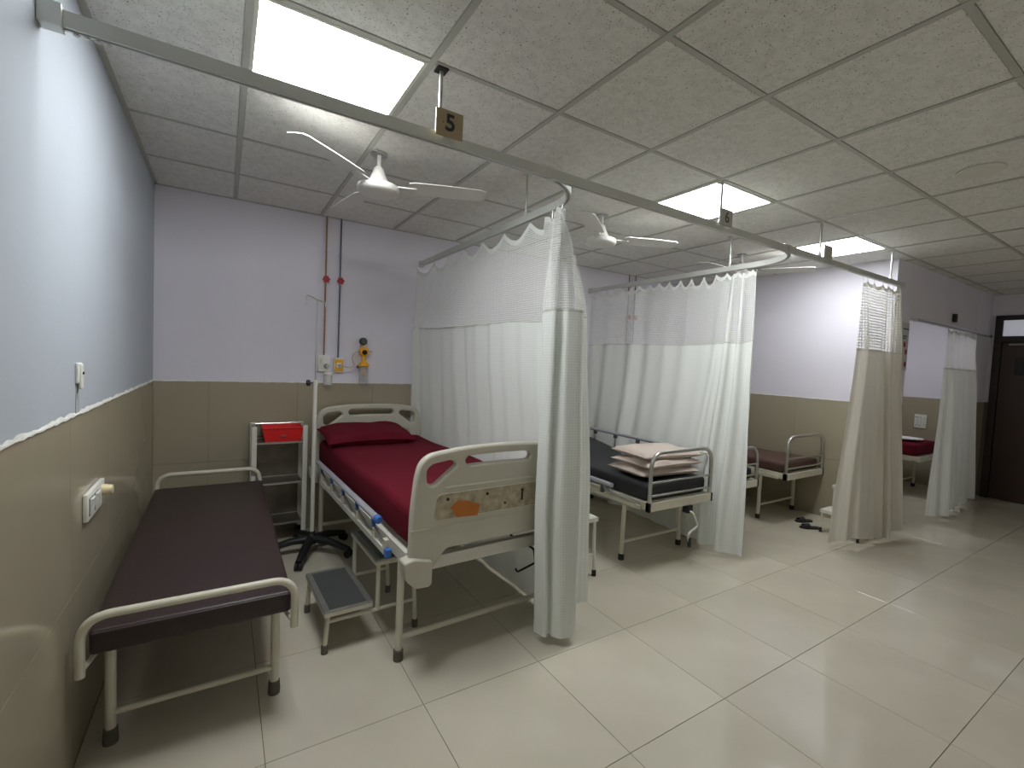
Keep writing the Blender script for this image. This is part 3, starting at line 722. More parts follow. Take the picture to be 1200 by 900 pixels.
g_ = MB().lathe([(0.027, 0), (0.032, 0.004), (0.032, 0.024), (0.028, 0.028)], (-0.008, -0.03, 0.372), 24, 'y').build('gauge', BLACK, fm, True)
MB().lathe([(0.024, 0), (0.024, 0.001)], (-0.008, -0.0585, 0.372), 20, 'y').build('gauge_glass', mat('gauge_face', (70, 74, 78), 0.2), g_)
MB().tube([(0, -0.045, 0.33), (-0.004, -0.045, 0.345)], 0.009, 8).build('stem', YELLOW, fm)
MB().tube([(0.035, -0.045, 0.285), (0.068, -0.045, 0.288)], 0.006, 8).build('side_valve', STEEL, fm)
MB().tube([(0.0, -0.045, 0.25), (0.0, -0.045, 0.18)], [0.014, 0.018], 10).build('down_pipe', YELLOW, fm, True)
MB().lathe([(0.030, 0.152), (0.047, 0.160), (0.047, 0.172), (0.030, 0.195), (0.015, 0.2)], (0, -0.048, 0), 24).build('bottle_cap', YELLOW, fm, True)
hb = MB().lathe([(0.034, 0.0), (0.038, 0.006), (0.038, 0.14), (0.034, 0.152)], (0, -0.048, 0), 24).build('humidifier_bottle', CLEAR, fm, True)
MB().lathe([(0.012, 0.09), (0.014, 0.1), (0.012, 0.13)], (0, -0.048, 0), 12).build('float', YELLOW, hb, True)
MB().tube([(-0.03, -0.048, 0.165), (-0.055, -0.048, 0.155), (-0.05, -0.048, 0.14)], 0.007, 8).build('outlet_nozzle', BLACK, fm)
hs = thing('oxygen_hose', 'thin looping hose between the yellow outlet and the regulator', 'hose', (1.25, -0.065, 1.37))
hp = [(0.01, 0, 0), (0.05, -0.005, -0.012), (0.09, -0.005, -0.012), (0.108, -0.004, 0.01), (0.10, 0, 0.04), (0.095, 0.006, 0.07), (0.11, 0.012, 0.10), (0.135, 0.016, 0.118), (0.155, 0.018, 0.12)]
MB().tube([crom(hp, k/30) for k in range(31)], 0.0042, 8).build('tube', TUBEM, hs, True)
def switchboard(name, label, loc, rz, plug=True, sc=1.0):
    t = thing(name, label, 'switchboard', loc, rz, 'switchboards on the walls'); t.scale = (sc, 1, sc)
    MB().rbox((-0.135, -0.016, -0.05), (0.135, 0, 0.05), 0.004).build('plate', SWITCH, t, True)
    for k, x in enumerate((-0.09, -0.01)):
        MB().box((x-0.03, -0.0175, -0.032), (x+0.03, -0.0155, 0.032)).build('switch_gap', SWDARK, t)
        s_ = MB().add([(x-0.026, -0.017, -0.029), (x+0.026, -0.017, -0.029), (x+0.026, -0.017, 0.029), (x-0.026, -0.017, 0.029), (x-0.026, -0.020, -0.029), (x+0.026, -0.020, -0.029), (x+0.026, -0.026, 0.029), (x-0.026, -0.026, 0.029)],
             [(3,2,1,0),(4,5,6,7),(0,1,5,4),(1,2,6,5),(2,3,7,6),(3,0,4,7)]).build('rocker', SWITCH, t)
    MB().box((0.055, -0.0175, -0.035), (0.125, -0.0155, 0.035)).build('socket_face', OFFW, t)
    if plug:
        MB().tube([(0.09, -0.016, 0.012), (0.09, -0.05, 0.012)], [0.022, 0.017], 14).build('plug', CREAMP, t, True)
    return t
switchboard('switchboard', 'white switchboard with a cream plug on the left wall by the couch', (0.0005, -1.785, 0.868), PI/2)
sb2 = switchboard('switchboard', 'small white switchboard on the far bay wall', (XR, -1.68, 0.885), -PI/2, False, 0.75)
sb2.scale = (0.5, 1, 1.9)
fx = thing('broken_fixture', 'broken white wall fixture left in a patched strip on the left wall', 'wall fixture', (0.0, -1.985, 1.36))
MB().rbox((0, -0.028, -0.035), (0.010, 0.028, 0.035), 0.004).build('base_plate', PLASTER, fx)
MB().rbox((0.008, -0.016, -0.055), (0.016, 0.012, 0.03), 0.004).build('loose_piece', SWITCH, fx)
MB().lathe([(0.005, 0), (0.005, 0.004)], (0.016, -0.004, 0.0), 10, 'x').build('screw', SWDARK, fx)
pt = MB().box((0.0, -0.022, -0.14), (0.0015, 0.022, -0.03)).build('cement_patch', STAIN, fx)
ps = thing('wall_poster', 'narrow poster with red pictures beside the far bay opening', 'poster', (6.03, YP-0.002, 1.78))
MB().box((-0.13, -0.004, -0.23), (0.06, 0, 0.23)).build('sheet', POSTER, ps)
for (x, z) in ((-0.03, 0.02), (0.015, -0.05), (0.015, -0.17)):
    MB().lathe([(0.028, 0), (0.028, 0.001)], (x, -0.004, z), 14, 'y').build('picture', POSTRED, ps)
for (z, wd) in ((0.17, 0.07), (0.10, 0.05), (0.08, 0.04)): MB().box((-0.09, -0.005, z-0.006), (-0.09+2*wd, -0.004, z+0.006)).build('text_line', INKG, ps)
db = thing('small_wall_box', 'small dark box on the wall above the far bay opening', 'wall box', (7.32, YP+0.0, 2.17))
MB().rbox((-0.03, -0.03, -0.045), (0.03, 0.004, 0.045), 0.004).build('housing', BLACK, db)
MB().rbox((-0.015, -0.034, -0.02), (0.015, -0.028, 0.02), 0.003).build('cover', FRAMEW, db)

# ================================================================== EXAMINATION COUCH
co = thing('examination_couch', 'dark brown padded examination couch along the left wall', 'couch', (0.355, -2.12, 0))
fr = MB(); ex = 0.268
for s in (-1, 1): fr.box((s*ex-0.015, 0.14, 0.375), (s*ex+0.015, 1.72, 0.405))
for y in (0.155, 0.65, 1.2, 1.70): fr.box((-ex+0.015, y-0.015, 0.375), (ex-0.015, y+0.015, 0.403))
fr.build('frame', CREAM, co)
for y in (0.155, 1.70):
    for s in (-1, 1):
        lg = MB().tube([(s*0.268, y, 0.03), (s*0.268, y, 0.39)], 0.017, 14).build('leg', CREAM, co, True)
        MB().lathe([(0.023, 0), (0.024, 0.01), (0.022, 0.055), (0.018, 0.058)], (s*0.268, y, 0), 16).build('rubber_foot', RUBBER, lg, True)
    MB().tube([(-0.268, y, 0.115), (0.268, y, 0.115)], 0.012, 12).build('stretcher', CREAM, co, True)
def pad(sx0, sx1, y0, y1, z0, z1, zend, r=0.02):
    b = MB().rbox((sx0, y0, z0), (sx1, y1, z1), r, 4)
    b.v = [(x, y, z+(zend*(y-y0)/(y1-y0))) for (x, y, z) in b.v]; return b
pad(-0.308, 0.315, 0.03, 1.79, 0.406, 0.494, 0.03, 0.016).build('cushion', BROWN, co, True)
MB().tube([(-0.298, 0.029, 0.484), (0.305, 0.029, 0.484)], 0.004, 8).build('piping', BROWN, co, True)
def end_loop(y, zt, zb, xw, r=0.0145):
    return MB().tube(arc_path([(-xw, y, zb), (-xw, y, zt), (xw, y, zt), (xw, y, zb)], 0.085, 8), r, 14)
end_loop(0.0, 0.560, 0.36, 0.322).build('end_rail', CREAM, co, True)
end_loop(1.815, 0.605, 0.36, 0.300).build('end_rail', CREAM, co, True)
for s in (-1, 1):
    for (y, y2) in ((0.0, 0.15), (1.815, 1.70)): MB().tube([(s*0.315, y, 0.385), (s*0.285, y2, 0.39)], 0.008, 8).build('rail_bracket', CREAM, co)

# ================================================================== MAROON HOSPITAL BED
b1 = thing('hospital_bed', 'hospital bed with off white moulded end boards and lowered side rail', 'bed', (1.585, -2.10, 0), 0.040)
fr = MB()
for s in (-1, 1): fr.box((s*0.415-0.025, 0.03, 0.50), (s*0.415+0.025, 1.97, 0.56))
fr.box((-0.415, 0.03, 0.455), (0.415, 0.07, 0.515)); fr.box((-0.415, 1.93, 0.50), (0.415, 1.97, 0.56))
for y in (0.5, 1.0, 1.5): fr.box((-0.415, y-0.02, 0.505), (0.415, y+0.02, 0.545))
fr.build('frame', OFFW, b1)
MB().box((-0.39, 0.08, 0.56), (0.39, 1.92, 0.575)).build('mattress_base', OFFW, b1)
for y in (0.115, 1.84):
    for s in (-1, 1):
        x = s*0.425
        lg = MB().tube([(x, y, 0.03), (x, y, 0.50)], 0.0175, 14).build('leg', CREAM, b1, True)
        MB().lathe([(0.024, 0), (0.024, 0.05), (0.019, 0.055)], (x, y, 0), 16).build('rubber_foot', RUBBER, lg, True)
    MB().tube([(-0.425, y, 0.11), (0.425, y, 0.11)], 0.0135, 12).build('stretcher', CREAM, b1, True)
def end_board(parent, y, bumpers, flip=1, dx=0.0):
    Wd = 0.465
    outer_l = [(-Wd, 0.50), (-Wd+0.002, 0.75), (-Wd+0.018, 0.918), (-Wd+0.036, 0.985), (-Wd+0.08, 1.022), (-Wd+0.17, 1.036), (-0.17, 1.048), (0, 1.052)]
    outer = outer_l + [(-x, z) for (x, z) in reversed(outer_l[:-1])] + [(Wd-0.105, 0.468), (Wd-0.185, 0.565), (-Wd+0.185, 0.565), (-Wd+0.105, 0.468)]
    outer = rounded(outer, [0.02, 0.05, 0.05, 0.03, 0.04, 0.05, 0.05, 0.1, 0.05, 0.05, 0.04, 0.03, 0.05, 0.05, 0.02, 0.02, 0.02, 0.02, 0.02], 4)
    h1 = [(-Wd+0.072, 0.95), (-Wd+0.10, 0.975), (-Wd+0.20, 0.988), (-Wd+0.225, 0.965), (-Wd+0.108, 0.874), (-Wd+0.075, 0.887)]
    h1r = [(-x, z) for (x, z) in reversed(h1)]
    qa, qb = Wd-0.268, Wd-0.285
    h2 = [(-qa, 0.978), (-qb, 1.0), (0, 1.004), (qb, 1.0), (qa, 0.978), (qb, 0.957), (0, 0.962), (-qb, 0.957)]
    o = outline_mesh('end_board', [outer, rounded(h1, 0.022), rounded(h1r, 0.022), rounded(h2, [0.016, .016, .08, .016, .016, .016, .08, .016])], 0.042, 0.014, PLASTIC, parent, 'xz', (dx, y, 0))
    lp = rounded([(-Wd+0.11, 0.71), (-Wd+0.125, 0.83), (Wd-0.125, 0.83), (Wd-0.11, 0.71)], 0.035)
    pn = outline_mesh('inset_panel', [lp], 0.006, 0.0015, WORN, o, 'xz', (0, -0.0205*flip, 0))
    rim = [(x*1.012, 0.77+(z-0.77)*1.06) for (x, z) in lp]
    outline_mesh('inset_rim', [rim, lp], 0.010, 0.002, PLASTIC, o, 'xz', (0, -0.0210*flip, 0))
    lp2 = [(-Wd+0.006, 0.672), (Wd-0.006, 0.672), (Wd-0.006, 0.678), (-Wd+0.006, 0.678)]
    MB().box((-Wd+0.004, -0.0245*flip if flip > 0 else 0.0, 0.672), (Wd-0.004, 0 if flip > 0 else 0.0245, 0.6785)).build('moulding', PLASTIC, o)
    MB().rbox((-0.30, min(-0.0235*flip, 0), 0.848), (0.30, max(-0.0235*flip, 0), 0.866), 0.006).build('ledge', PLASTIC, o, True)
    if bumpers:
        tp = [(-0.245, 0.762), (-0.21, 0.792), (-0.16, 0.785), (-0.082, 0.757), (-0.096, 0.703), (-0.21, 0.71)]
        outline_mesh('torn_tape', [tp], 0.004, 0.0008, ORANGE, pn, 'xz', (-0.025, -0.0035, 0))
        for (x, z, r) in ((-0.26, 0.804, 0.008), (-0.043, 0.804, 0.008), (0.171, 0.798, 0.008), (0.065, 0.743, 0.006)):
            MB().lathe([(r, 0), (r, 0.003)], (x-0.025, -0.003, z), 12, 'y').build('bolt_hole', DRUBBER, pn)
        MB().box((0.141, -0.0055, 0.745), (0.151, -0.003, 0.79)).build('slot', DRUBBER, pn)
    for s in (-1, 1):
        lpb = [(-Wd+0.105, 0.53), (-Wd+0.105, 0.422), (-Wd+0.09, 0.410), (-Wd+0.022, 0.415), (-Wd-0.022, 0.462), (-Wd-0.035, 0.545), (-Wd+0.01, 0.555)]
        if s > 0: lpb = [(-x, z) for (x, z) in reversed(lpb)]
        outline_mesh('corner_bumper', [rounded(lpb, 0.012, 3)], 0.075, 0.008, PLASTIC, o, 'xz', (0, -0.008*flip, 0))
    return o
end_board(b1, 0.0, True, 1, 0.025)
end_board(b1, 2.0, False, 1)
def side_rail(parent, s):
    x = s*0.485
    lo = MB().box((x-0.012, 0.14, 0.515), (x+0.012, 1.55, 0.545)); 
    lr = lo.build('rail_base', OFFW, parent)
    MB().rbox((x-0.015, 0.125, 0.51), (x+0.015, 0.155, 0.55), 0.004).build('end_cap', BLUE, lr)
    tb = MB().tube([(x, 0.30, 0.645), (x, 1.75, 0.645)], 0.019, 14, flat=0.85).build('rail_tube', GREYT, parent, True)
    MB().lathe([(0.0205, 0), (0.0205, 0.03), (0.016, 0.038)], (x, 0.31, 0.645), 14, 'y').build('end_cap', BLUE, tb, True)
    for k in range(5):
        y = 0.37+k*0.30
        q = MB().add([(x-0.008, y-0.015, 0.632), (x+0.008, y-0.015, 0.632), (x+0.008, y+0.015, 0.632), (x-0.008, y+0.015, 0.632), (x-0.006, y-0.03, 0.585), (x+0.006, y-0.03, 0.585), (x+0.006, y-0.01, 0.585), (x-0.006, y-0.01, 0.585)],
              [(0,1,2,3),(7,6,5,4),(4,5,1,0),(5,6,2,1),(6,7,3,2),(7,4,0,3)]); q.build('hinge', BLUE, tb)
        MB().rbox((x-0.011, y-0.055, 0.54), (x+0.011, y-0.020, 0.59), 0.004).build('strut', CREAM, lr)
        MB().tube([(x, y-0.03, 0.59), (x, y-0.15, 0.57), (x, y-0.22, 0.55)], 0.006, 8).build('link', STEEL, lr, True)
    MB().rbox((x-0.012, 0.15, 0.545), (x+0.012, 0.185, 0.59), 0.004).build('strut', CREAM, lr)
    for y in (0.35, 1.2): MB().box((min(x, s*0.43), y-0.015, 0.515), (max(x, s*0.43), y+0.015, 0.53)).build('rail_mount', OFFW, lr)
side_rail(b1, -1); side_rail(b1, 1)
ck = MB().tube(arc_path([(0.30, 0.25, 0.44), (0.30, 0.02, 0.44), (0.30, 0.0, 0.37), (0.18, 0.0, 0.345), (0.17, 0.0, 0.365)], 0.015), 0.006, 8).build('crank', BLACK, b1, True)
# mattress in a maroon fitted sheet
def mattress(name, label, loc, rz, wx, ly, z0, z1, m, r=0.05, bend_f=None, sub=36, cat='mattress', bulge=0.012, wr=0.004, seed=2):
    rnd = random.Random(seed)
    t = thing(name, label, cat, loc, rz)
    bm = bmesh.new(); bmesh.ops.create_cube(bm, size=1)
    for v in bm.verts: v.co = Vector((v.co.x*wx, (v.co.y+0.5)*ly, z0+(v.co.z+0.5)*(z1-z0)))
    bmesh.ops.bevel(bm, geom=bm.edges[:], offset=r, segments=4, profile=0.55, affect='EDGES')
    # lengthwise cuts
    for k in range(1, sub):
        bmesh.ops.bisect_plane(bm, geom=bm.verts[:]+bm.edges[:]+bm.faces[:], plane_co=(0, ly*k/sub, 0), plane_no=(0, 1, 0))
    for k in range(1, 10):
        bmesh.ops.bisect_plane(bm, geom=bm.verts[:]+bm.edges[:]+bm.faces[:], plane_co=(-wx/2+wx*k/10, 0, 0), plane_no=(1, 0, 0))
    p1, p2 = rnd.random()*6, rnd.random()*6
    for v in bm.verts:
        x, y, z = v.co; h = (z-z0)/(z1-z0)
        cz = math.cos(PI*x/wx)**0.5 if abs(x) < wx/2 else 0
        z += bulge*h*cz + wr*h*(math.sin(7*y+p1+3*x)+0.6*math.sin(13*x+p2+4*y))
        x += wr*0.8*math.sin(11*y+p1)*(1 if x > 0 else -1)
        if bend_f: y, z = bend_f(y, z)
        v.co = (x, y, z)
    b = MB().addbm(bm); b.build('sheet_cover' if m is RED else 'cover', m, t, True)
    return t
m1 = mattress('mattress', 'maroon sheeted mattress on the bed nearest the couch', (1.585, -2.10, 0), 0.040, 0.850, 1.93, 0.577, 0.765, RED, 0.045)
m1.location = Vector((1.585, -2.10, 0)) + Matrix.Rotation(0.04, 3, 'Z') @ Vector((0, 0.035, 0))
# sheet flap hanging by the foot end
# pillows
def pillow(name, label, loc, rz, wx, wy, th, m, seed=1, droop=0.0, group=None, corner=0.02, rx=0.0, wr=0.004):
    rnd = random.Random(seed); t = thing(name, label, 'pillow', loc, rz, group); t.rotation_euler = (rx, 0, rz)
    n, mm = 26, 20; b = MB(); top, bot = {}, {}
    ph = [rnd.random()*6.28 for _ in range(4)]
    for side in (1, -1):
        for i in range(n+1):
            for j in range(mm+1):
                u = -1+2*i/n; v = -1+2*j/mm
                edge = (1-abs(u)**2.6)*(1-abs(v)**2.6); pro = edge**0.30 if edge > 0 else 0
                pin = 1-0.06*(1-abs(u)**2)*abs(v)**3 if True else 1
                pinx = 1-0.05*(1-v*v)*abs(u)**3
                x = u*wx/2*pinx; y = v*wy/2*pin
                z = side*th/2*pro + (wr*(math.sin(6*u+ph[0]+3*v)+math.sin(5*v+ph[1]-4*u)) + 0.5*wr*math.sin(14*u*v+ph[2]))*pro*(1 if side > 0 else 0.2)
                z -= droop*(u*u)*abs(u)
                d = top if side > 0 else bot
                if side < 0 and (i in (0, n) or j in (0, mm)): d[(i, j)] = top[(i, j)]
                else: d[(i, j)] = len(b.v); b.v.append((x, y, z+th/2))
    for i in range(n):
        for j in range(mm):
            b.f.append((top[(i,j)], top[(i+1,j)], top[(i+1,j+1)], top[(i,j+1)])); b.f.append((bot[(i,j+1)], bot[(i+1,j+1)], bot[(i+1,j)], bot[(i,j)]))
    b.build('pillow_cover', m, t, True)
    # stitched seam
    seam = [b.v[top[(i, 0)]] for i in range(n+1)] + [b.v[top[(n, j)]] for j in range(1, mm+1)] + [b.v[top[(i, mm)]] for i in range(n-1, -1, -1)] + [b.v[top[(0, j)]] for j in range(mm-1, 0, -1)]
    MB().tube(seam, 0.003, 6).build('seam', m, t, True)
    return t
pillow('pillow', 'maroon pillow at the head of the maroon bed', (1.405, -0.37, 0.785), 0.03, 0.68, 0.42, 0.12, RED, 4, 0.015, rx=0.13)

# ================================================================== STEP STOOLS
def step_stool(label, loc, rz, body, tread):
    t = thing('step_stool', label, 'step stool', loc, rz, 'two step stools')
    def step(x0, x1, y0, y1, z):
        e = MB(); e.rbox((x0, y0, z-0.03), (x1, y1, z-0.006), 0.003)
        st = e.build('step_box', body, t)
        for (a, b) in (((x0, y0, z-0.012), (x0+0.028, y1, z)), ((x1-0.028, y0, z-0.012), (x1, y1, z)), ((x0+0.028, y0, z-0.012), (x1-0.028, y0+0.018, z)), ((x0+0.028, y1-0.018, z-0.012), (x1-0.028, y1, z))):
            MB().rbox(a, b, 0.002).build('edge_trim', ALUTRIM if tread is TREAD else body, st)
        MB().box((x0+0.028, y0+0.018, z-0.012), (x1-0.028, y1-0.018, z-0.002)).build('tread', tread, st)
    step(0.0, 0.235, -0.235, 0.235, 0.215); step(0.245, 0.475, -0.235, 0.235, 0.42)
    for y in (-0.215, 0.215):
        for (x, zt) in ((0.02, 0.185), (0.265, 0.39), (0.455, 0.39)):
            lo = x + (-0.012 if x < 0.1 else (0.02 if x > 0.4 else 0.0))
            if x == 0.265:
                MB().tube([(x, y, 0.15), (x, y, zt)], 0.0115, 10).build('upright', body, t, True); continue
            lg = MB().tube([(lo, y, 0.02), (x, y, zt)], 0.0115, 10).build('leg', body, t, True)
            MB().lathe([(0.016, 0), (0.016, 0.04), (0.0125, 0.044)], (lo, y, 0), 12).build('rubber_foot', RUBBER if tread is TREAD else DRUBBER, lg, True)
        MB().tube([(0.02, y, 0.155), (0.465, y, 0.155)], 0.0095, 10).build('side_bar', body, t, True)
    return t
step_stool('two step stool with black rubber treads beside the maroon bed', (0.84, -1.575, 0), 0.04, CREAM, TREAD)
step_stool('cream two step stool standing between the maroon bed and the black mattress bed', (2.155, -1.545, 0), 0.0, OFFW, OFFW)
step_stool('cream two step stool half hidden behind the partition curtain', (5.19, -2.20, 0), 0.0, OFFW, OFFW).scale = (0.85, 0.70, 1)

# ================================================================== INSTRUMENT TROLLEY, TRAY, DRIP STAND
tr = thing('instrument_trolley', 'white and steel three shelf instrument trolley in the corner', 'trolley', (0.79, -0.15, 0))
hx, hy = 0.172, 0.118
for sx in (-1, 1):
    for sy in (-1, 1):
        lg = MB().rbox((sx*hx-0.017, sy*hy-0.014, 0.05), (sx*hx+0.017, sy*hy+0.014, 0.905), 0.003).build('post', OFFW, tr)
        MB().lathe([(0.026, -0.008), (0.028, 0), (0.026, 0.008)], (sx*hx, sy*hy, 0.028), 16, 'x').build('caster', DRUBBER, lg, True)
for z in (0.775, 0.465, 0.155):
    sh = MB().box((-hx+0.012, -hy, z), (hx-0.012, hy, z+0.006)).build('shelf', DSTEEL, tr)
    for y in (-hy, hy): MB().box((-hx+0.014, y-0.006, z-0.004), (hx-0.014, y+0.006, z+0.010)).build('shelf_lip', STEEL, sh)
    for x in (-hx+0.014, hx-0.020): MB().box((x, -hy+0.006, z-0.004), (x+0.006, hy-0.006, z+0.010)).build('shelf_lip', STEEL, sh)
for (a, b) in (((-hx, hy, 0.895), (hx, hy, 0.895)), ((-hx, -hy, 0.895), (-hx, hy, 0.895)), ((hx, -hy, 0.895), (hx, hy, 0.895))):
    MB().tube([a, b], 0.006, 8).build('guard_rail', STEEL, tr, True)
MB().box((-hx+0.014, hy-0.004, 0.12), (hx-0.014, hy+0.002, 0.80)).build('back_panel', DSTEEL, tr)
tray = thing('plastic_tray', 'red plastic tray on top of the corner trolley', 'tray', (0.812, -0.155, 0.781))
b = MB(); W0, D0, W1, D1, hh, th = 0.120, 0.090, 0.138, 0.104, 0.105, 0.004
def ring(wx, dy, z): return [(-wx, -dy, z), (wx, -dy, z), (wx, dy, z), (-wx, dy, z)]
vs_ = ring(W0, D0, 0)+ring(W1, D1, hh)+ring(W1-th, D1-th, hh)+ring(W0-th, D0-th, th)
fs_ = [(3,2,1,0)]+[(k, (k+1) % 4, 4+(k+1) % 4, 4+k) for k in range(4)]+[(4+k, 4+(k+1) % 4, 8+(k+1) % 4, 8+k) for k in range(4)]+[(8+k, 8+(k+1) % 4, 12+(k+1) % 4, 12+k) for k in range(4)]+[(12,13,14,15)]
b.add(vs_, fs_).build('tub', REDP, tray)
rb_ = MB(); rb_.tube([(-W1, -D1, hh), (W1, -D1, hh), (W1, D1, hh), (-W1, D1, hh), (-W1, -D1, hh)], 0.006, 8); rb_.build('rim', REDP, tray, True)
MB().rbox((-0.018, -D0-0.015, 0.035), (0.018, -D0-0.003, 0.055), 0.003).build('label_clip', mat('worn_red_label', (150, 70, 66), 0.6), tray)
iv = thing('drip_stand', 'drip stand with black five leg base between trolley and maroon bed', 'drip stand', (0.985, -0.53, 0))
MB().lathe([(0.045, 0.075), (0.05, 0.085), (0.05, 0.115), (0.03, 0.13), (0.022, 0.16)], (0, 0, 0), 20).build('hub', BLACK, iv, True)
for k in range(5):
    a = math.radians(-114+72*k); dx, dy = math.cos(a), math.sin(a)
    lg = MB().tube([(dx*0.03, dy*0.03, 0.105), (dx*0.14, dy*0.14, 0.098), (dx*0.25, dy*0.25, 0.07), (dx*0.30, dy*0.30, 0.058)], [0.034, 0.030, 0.026, 0.022], 10, flat=0.85).build('base_leg', BLACK, iv, True)
    c = MB(); 
    for off in (-0.014, 0.014):
        n_ = Vector((-dy, dx, 0))*off; p = Vector((dx*0.295, dy*0.295, 0.027))+n_
        q = Vector((-dy, dx, 0))
        c.tube([p-q*0.009, p+q*0.009], 0.027, 16)
    c.build('caster', BLACK, lg, True)
MB().tube([(0, 0, 0.12), (0, 0, 1.25)], 0.0145, 14).build('lower_pole', OFFW, iv, True)
MB().tube([(0, 0, 1.24), (0, 0, 1.845)], 0.0055, 10).build('upper_rod', STEEL, iv, True)
MB().lathe([(0.018, 1.235), (0.018, 1.262), (0.010, 1.27)], (0, 0, 0), 14).build('collar', OFFW, iv, True)
kb = MB(); kb.tube([(-0.012, 0, 1.248), (-0.035, 0, 1.248)], 0.006, 8)
kb.lathe([(0.012, -0.062), (0.024, -0.058), (0.026, -0.045), (0.024, -0.036), (0.01, -0.034)], (0, 0, 1.248), 6, 'x')
kb.build('clamp_knob', BLACK, iv)
MB().tube(arc_path([(-0.062, 0.0, 1.838), (-0.068, 0.0, 1.800), (-0.074, 0, 1.87), (-0.045, 0, 1.866), (0.0, 0, 1.845), (0.055, 0, 1.832), (0.058, 0, 1.795)], 0.012), 0.0045, 8).build('hook_bar', STEEL, iv, True)

# ================================================================== TUBULAR WARD BEDS
def ward_bed(label, loc, rz=0.0, wx=0.72, ly=1.80, left_rail=False, right_rail=False, crank=True, arch=0.862):
    """origin: middle of foot end on the floor, +y towards the head"""
    t = thing('ward_bed', label, 'bed', loc, rz, 'tubular ward beds')
    h = wx/2
    fr = MB(); fr.box((-h, -0.015, 0.445), (h, 0.02, 0.505)); fr.box((-h, ly-0.02, 0.445), (h, ly+0.015, 0.505))
    for s in (-1, 1): fr.box((min(s*h, s*(h-0.03)), 0.02, 0.455), (max(s*h, s*(h-0.03)), ly-0.02, 0.505))
    for y in (0.5, 0.95, 1.4): fr.box((-h+0.03, y-0.015, 0.46), (h-0.03, y+0.015, 0.49))
    fr.build('frame', CREAM, t)
    MB().box((-h+0.03, 0.03, 0.497), (h-0.03, ly-0.03, 0.505)).build('deck', CREAM, t)
    for (y, zt) in ((0.0, arch), (ly, 0.90)):
        if not zt: continue
        e = MB().tube(arc_path([(-h+0.018, y, 0.49), (-h+0.018, y, zt), (h-0.018, y, zt), (h-0.018, y, 0.49)], 0.12, 8), 0.0145, 12).build('end_arch', STEEL, t, True)
        for z in (0.648, 0.552): MB().tube([(-h+0.018, y, z), (h-0.018, y, z)], 0.0075, 10).build('cross_bar', STEEL, e, True)
        for s in (-1, 1): MB().box((s*(h-0.0)-0.016*(s > 0)-0.0*(s < 0), y-0.018, 0.443), (s*h+0.016*(s < 0), y+0.018, 0.507)).build('corner_cap', DRUBBER, e)
    for y in (0.25, ly-0.25):
        for s in (-1, 1):
            x = s*(h-0.03)
            lg = MB().tube([(x, y, 0.02), (x*0.985, y, 0.46)], 0.0165, 12).build('leg', CREAM, t, True)
            MB().lathe([(0.022, 0), (0.022, 0.04), (0.018, 0.045)], (x, y, 0), 14).build('rubber_foot', DRUBBER, lg, True)
        MB().tube([(-h+0.03, y, 0.135), (h-0.03, y, 0.135)], 0.011, 10).build('stretcher', CREAM, t, True)
    for s in (-1, 1):   # bracket bars of the side rails along the frame
        x = s*(h+0.022)
        br = MB().box((min(x-0.009, x+0.009), 0.05, 0.452), (max(x-0.009, x+0.009), ly-0.25, 0.480)).build('rail_base', CREAM, t)
        for y in (0.08, ly-0.3): MB().box((min(x, s*(h-0.005)), y-0.015, 0.455), (max(x, s*(h-0.005)), y+0.015, 0.477)).build('rail_mount', CREAM, br)
        up = (right_rail and s > 0)
        dn = (left_rail and s < 0)
        if up:
            tb = MB().tube([(x, 0.10, 0.80), (x, 1.45, 0.80)], 0.015, 12).build('side_rail_tube', GREYT, t, True)
            MB().rbox((x-0.016, 0.06, 0.788), (x+0.016, 0.20, 0.812), 0.006).build('rail_latch', OFFW, tb)
            for k in range(5):
                y = 0.22+k*0.29
                MB().tube([(x, y, 0.48), (x, y, 0.79)], 0.0075, 8).build('rail_upright', STEEL, tb, True)
                MB().rbox((x-0.011, y-0.02, 0.755), (x+0.011, y+0.02, 0.79), 0.006).build('rail_joint', INKG, tb)
        if dn:
            tb = MB().tube([(x-0.005, 0.33, 0.555), (x-0.005, 1.45, 0.555)], 0.019, 12).build('side_rail_tube', GREYT, t, True)
            for k in range(4): MB().rbox((x-0.013, 0.42+k*0.3, 0.475), (x+0.003, 0.45+k*0.3, 0.545), 0.004).build('rail_joint', INKG, tb)
            MB().tube([(x, 0.06, 0.495), (x, 0.36, 0.50), (x, 0.42, 0.53)], 0.008, 8).build('rail_link', STEEL, br, True)
    if crank:
        c = MB().tube(arc_path([(0.08, 0.3, 0.40), (0.08, -0.05, 0.40), (0.14, -0.06, 0.29), (0.03, -0.06, 0.245), (0.045, -0.06, 0.17)], 0.03), 0.0085, 10).build('crank', OFFW, t, True)
        MB().tube([(0.043, -0.06, 0.215), (0.053, -0.06, 0.145)], 0.014, 10).build('grip', BLACK, c, True)
        MB().rbox((0.05, -0.03, 0.385), (0.11, 0.02, 0.445), 0.005).build('bearing', DRUBBER, c)
    return t
B2 = (3.335, -1.90, 0)
ward_bed('tubular steel ward bed carrying the black mattress', B2, 0.0, 0.72, 1.80, left_rail=True, right_rail=True)
def raised(y0, ang):
    def f(y, z):
        if y <= y0: return y, z
        k = min(1, (y-y0)/0.25); a = ang*k; d = y-y0
        return y0+d*math.cos(a)-(z-0.51)*math.sin(a), z+d*math.sin(a)*(0.5+0.5*k)
    return f
mattress('mattress', 'black vinyl mattress with raised back end on the second bed', (B2[0], B2[1]+0.03, 0), 0, 0.67, 1.72, 0.506, 0.622, BLACKV, 0.03, raised(0.75, 0.16), 36)
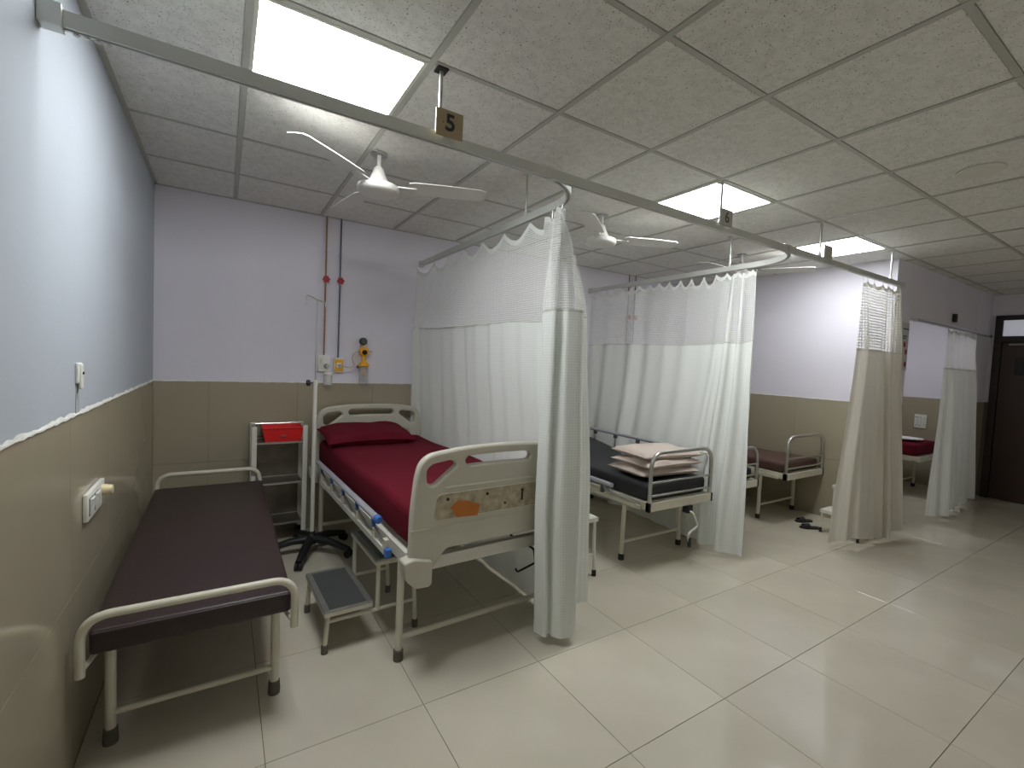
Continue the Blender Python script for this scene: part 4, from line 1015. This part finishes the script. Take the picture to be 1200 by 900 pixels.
for k, (dx, dy, rz, lab) in enumerate([(0.0, 0.0, -0.08, 'lowest beige pillow of the stack on the black mattress'), (0.02, -0.01, -0.02, 'middle beige pillow of the stack on the black mattress'), (0.035, 0.005, -0.10, 'topmost beige pillow of the stack on the black mattress')]):
    pillow('pillow', lab, (3.345+dx, -1.62+dy, 0.638+k*0.064), rz, 0.60, 0.40, 0.076, PILLOW, 20+k, 0.005, 'stacked beige pillows', wr=0.005)
pillow('pillow', 'white pillow at the raised head of the black mattress', (3.36, -0.36, 0.86), 0.0, 0.55, 0.34, 0.12, WHITEC, 31, rx=0.16)
B3 = (5.345, -1.80, 0)
ward_bed('tubular ward bed with the brown mattress against the partition wall', B3, 0.0, 0.72, 1.72, crank=False)
mattress('mattress', 'brown rexine mattress on the bed by the partition wall', (B3[0], B3[1]+0.03, 0), 0, 0.67, 1.64, 0.506, 0.60, BROWN2, 0.025)
B4 = (4.185, -1.80, 0)
ward_bed('ward bed almost hidden behind the middle curtain', B4, 0.0, 0.66, 1.72, crank=False, arch=0.80)
mattress('mattress', 'black mattress almost hidden behind the middle curtain', (B4[0], B4[1]+0.03, 0), 0, 0.60, 1.64, 0.506, 0.60, BLACKV, 0.025)
B5 = (8.13, -1.98, 0)
ward_bed('ward bed in the far bay under the maroon mattress', B5, 0.0, 0.78, 1.85, crank=False, arch=0)
mattress('mattress', 'maroon mattress in the far bay', (B5[0], B5[1]+0.03, 0), 0, 0.74, 1.77, 0.506, 0.655, RED, 0.035)
pl = thing('white_dish', 'flat white dish lying on the far bay mattress', 'dish', (8.05, -1.74, 0.676))
MB().lathe([(0.10, 0), (0.17, 0.014), (0.185, 0.026), (0.178, 0.027), (0.10, 0.010)], (0, 0, 0), 28).build('dish_body', FOAMW, pl, True)
MB().lathe([(0.09, 0.0085), (0.10, 0.0105)], (0, 0, 0), 24).build('dish_centre', FOAMW, pl, True)

# ================================================================== SLIPPERS
def slipper(label, loc, rz):
    t = thing('slipper', label, 'slipper', loc, rz, 'pair of black slippers'); t.scale = (0.8, 0.75, 0.8)
    pts = [(-0.035, -0.11), (0.03, -0.115), (0.037, -0.06), (0.033, 0.0), (0.046, 0.07), (0.03, 0.125), (-0.01, 0.13), (-0.043, 0.08), (-0.038, 0.0)]
    lp = rounded(pts, 0.03); n = len(lp)
    MB().add([(x, y, 0) for x, y in lp]+[(x, y, 0.02) for x, y in lp], [tuple(reversed(range(n))), tuple(range(n, 2*n))]+[(i, (i+1) % n, n+(i+1) % n, n+i) for i in range(n)]).build('sole', SLIP, t)
    b = MB(); vs_, fs_ = [], []
    for j in range(4):
        for i in range(9):
            a = PI*i/8; vs_.append((0.045*math.cos(a), 0.02+j*0.022, 0.02+(0.042-0.004*j)*math.sin(a)))
    for j in range(3):
        for i in range(8): fs_.append((j*9+i, j*9+i+1, (j+1)*9+i+1, (j+1)*9+i))
    b.add(vs_, fs_).build('strap', SLIP, t, True)
slipper('black slipper nearer the brown mattress bed, farther of the pair', (5.36, -1.83, 0), 1.2)
slipper('black slipper nearer the step stool, closer of the pair', (5.20, -1.96, 0), 1.0)
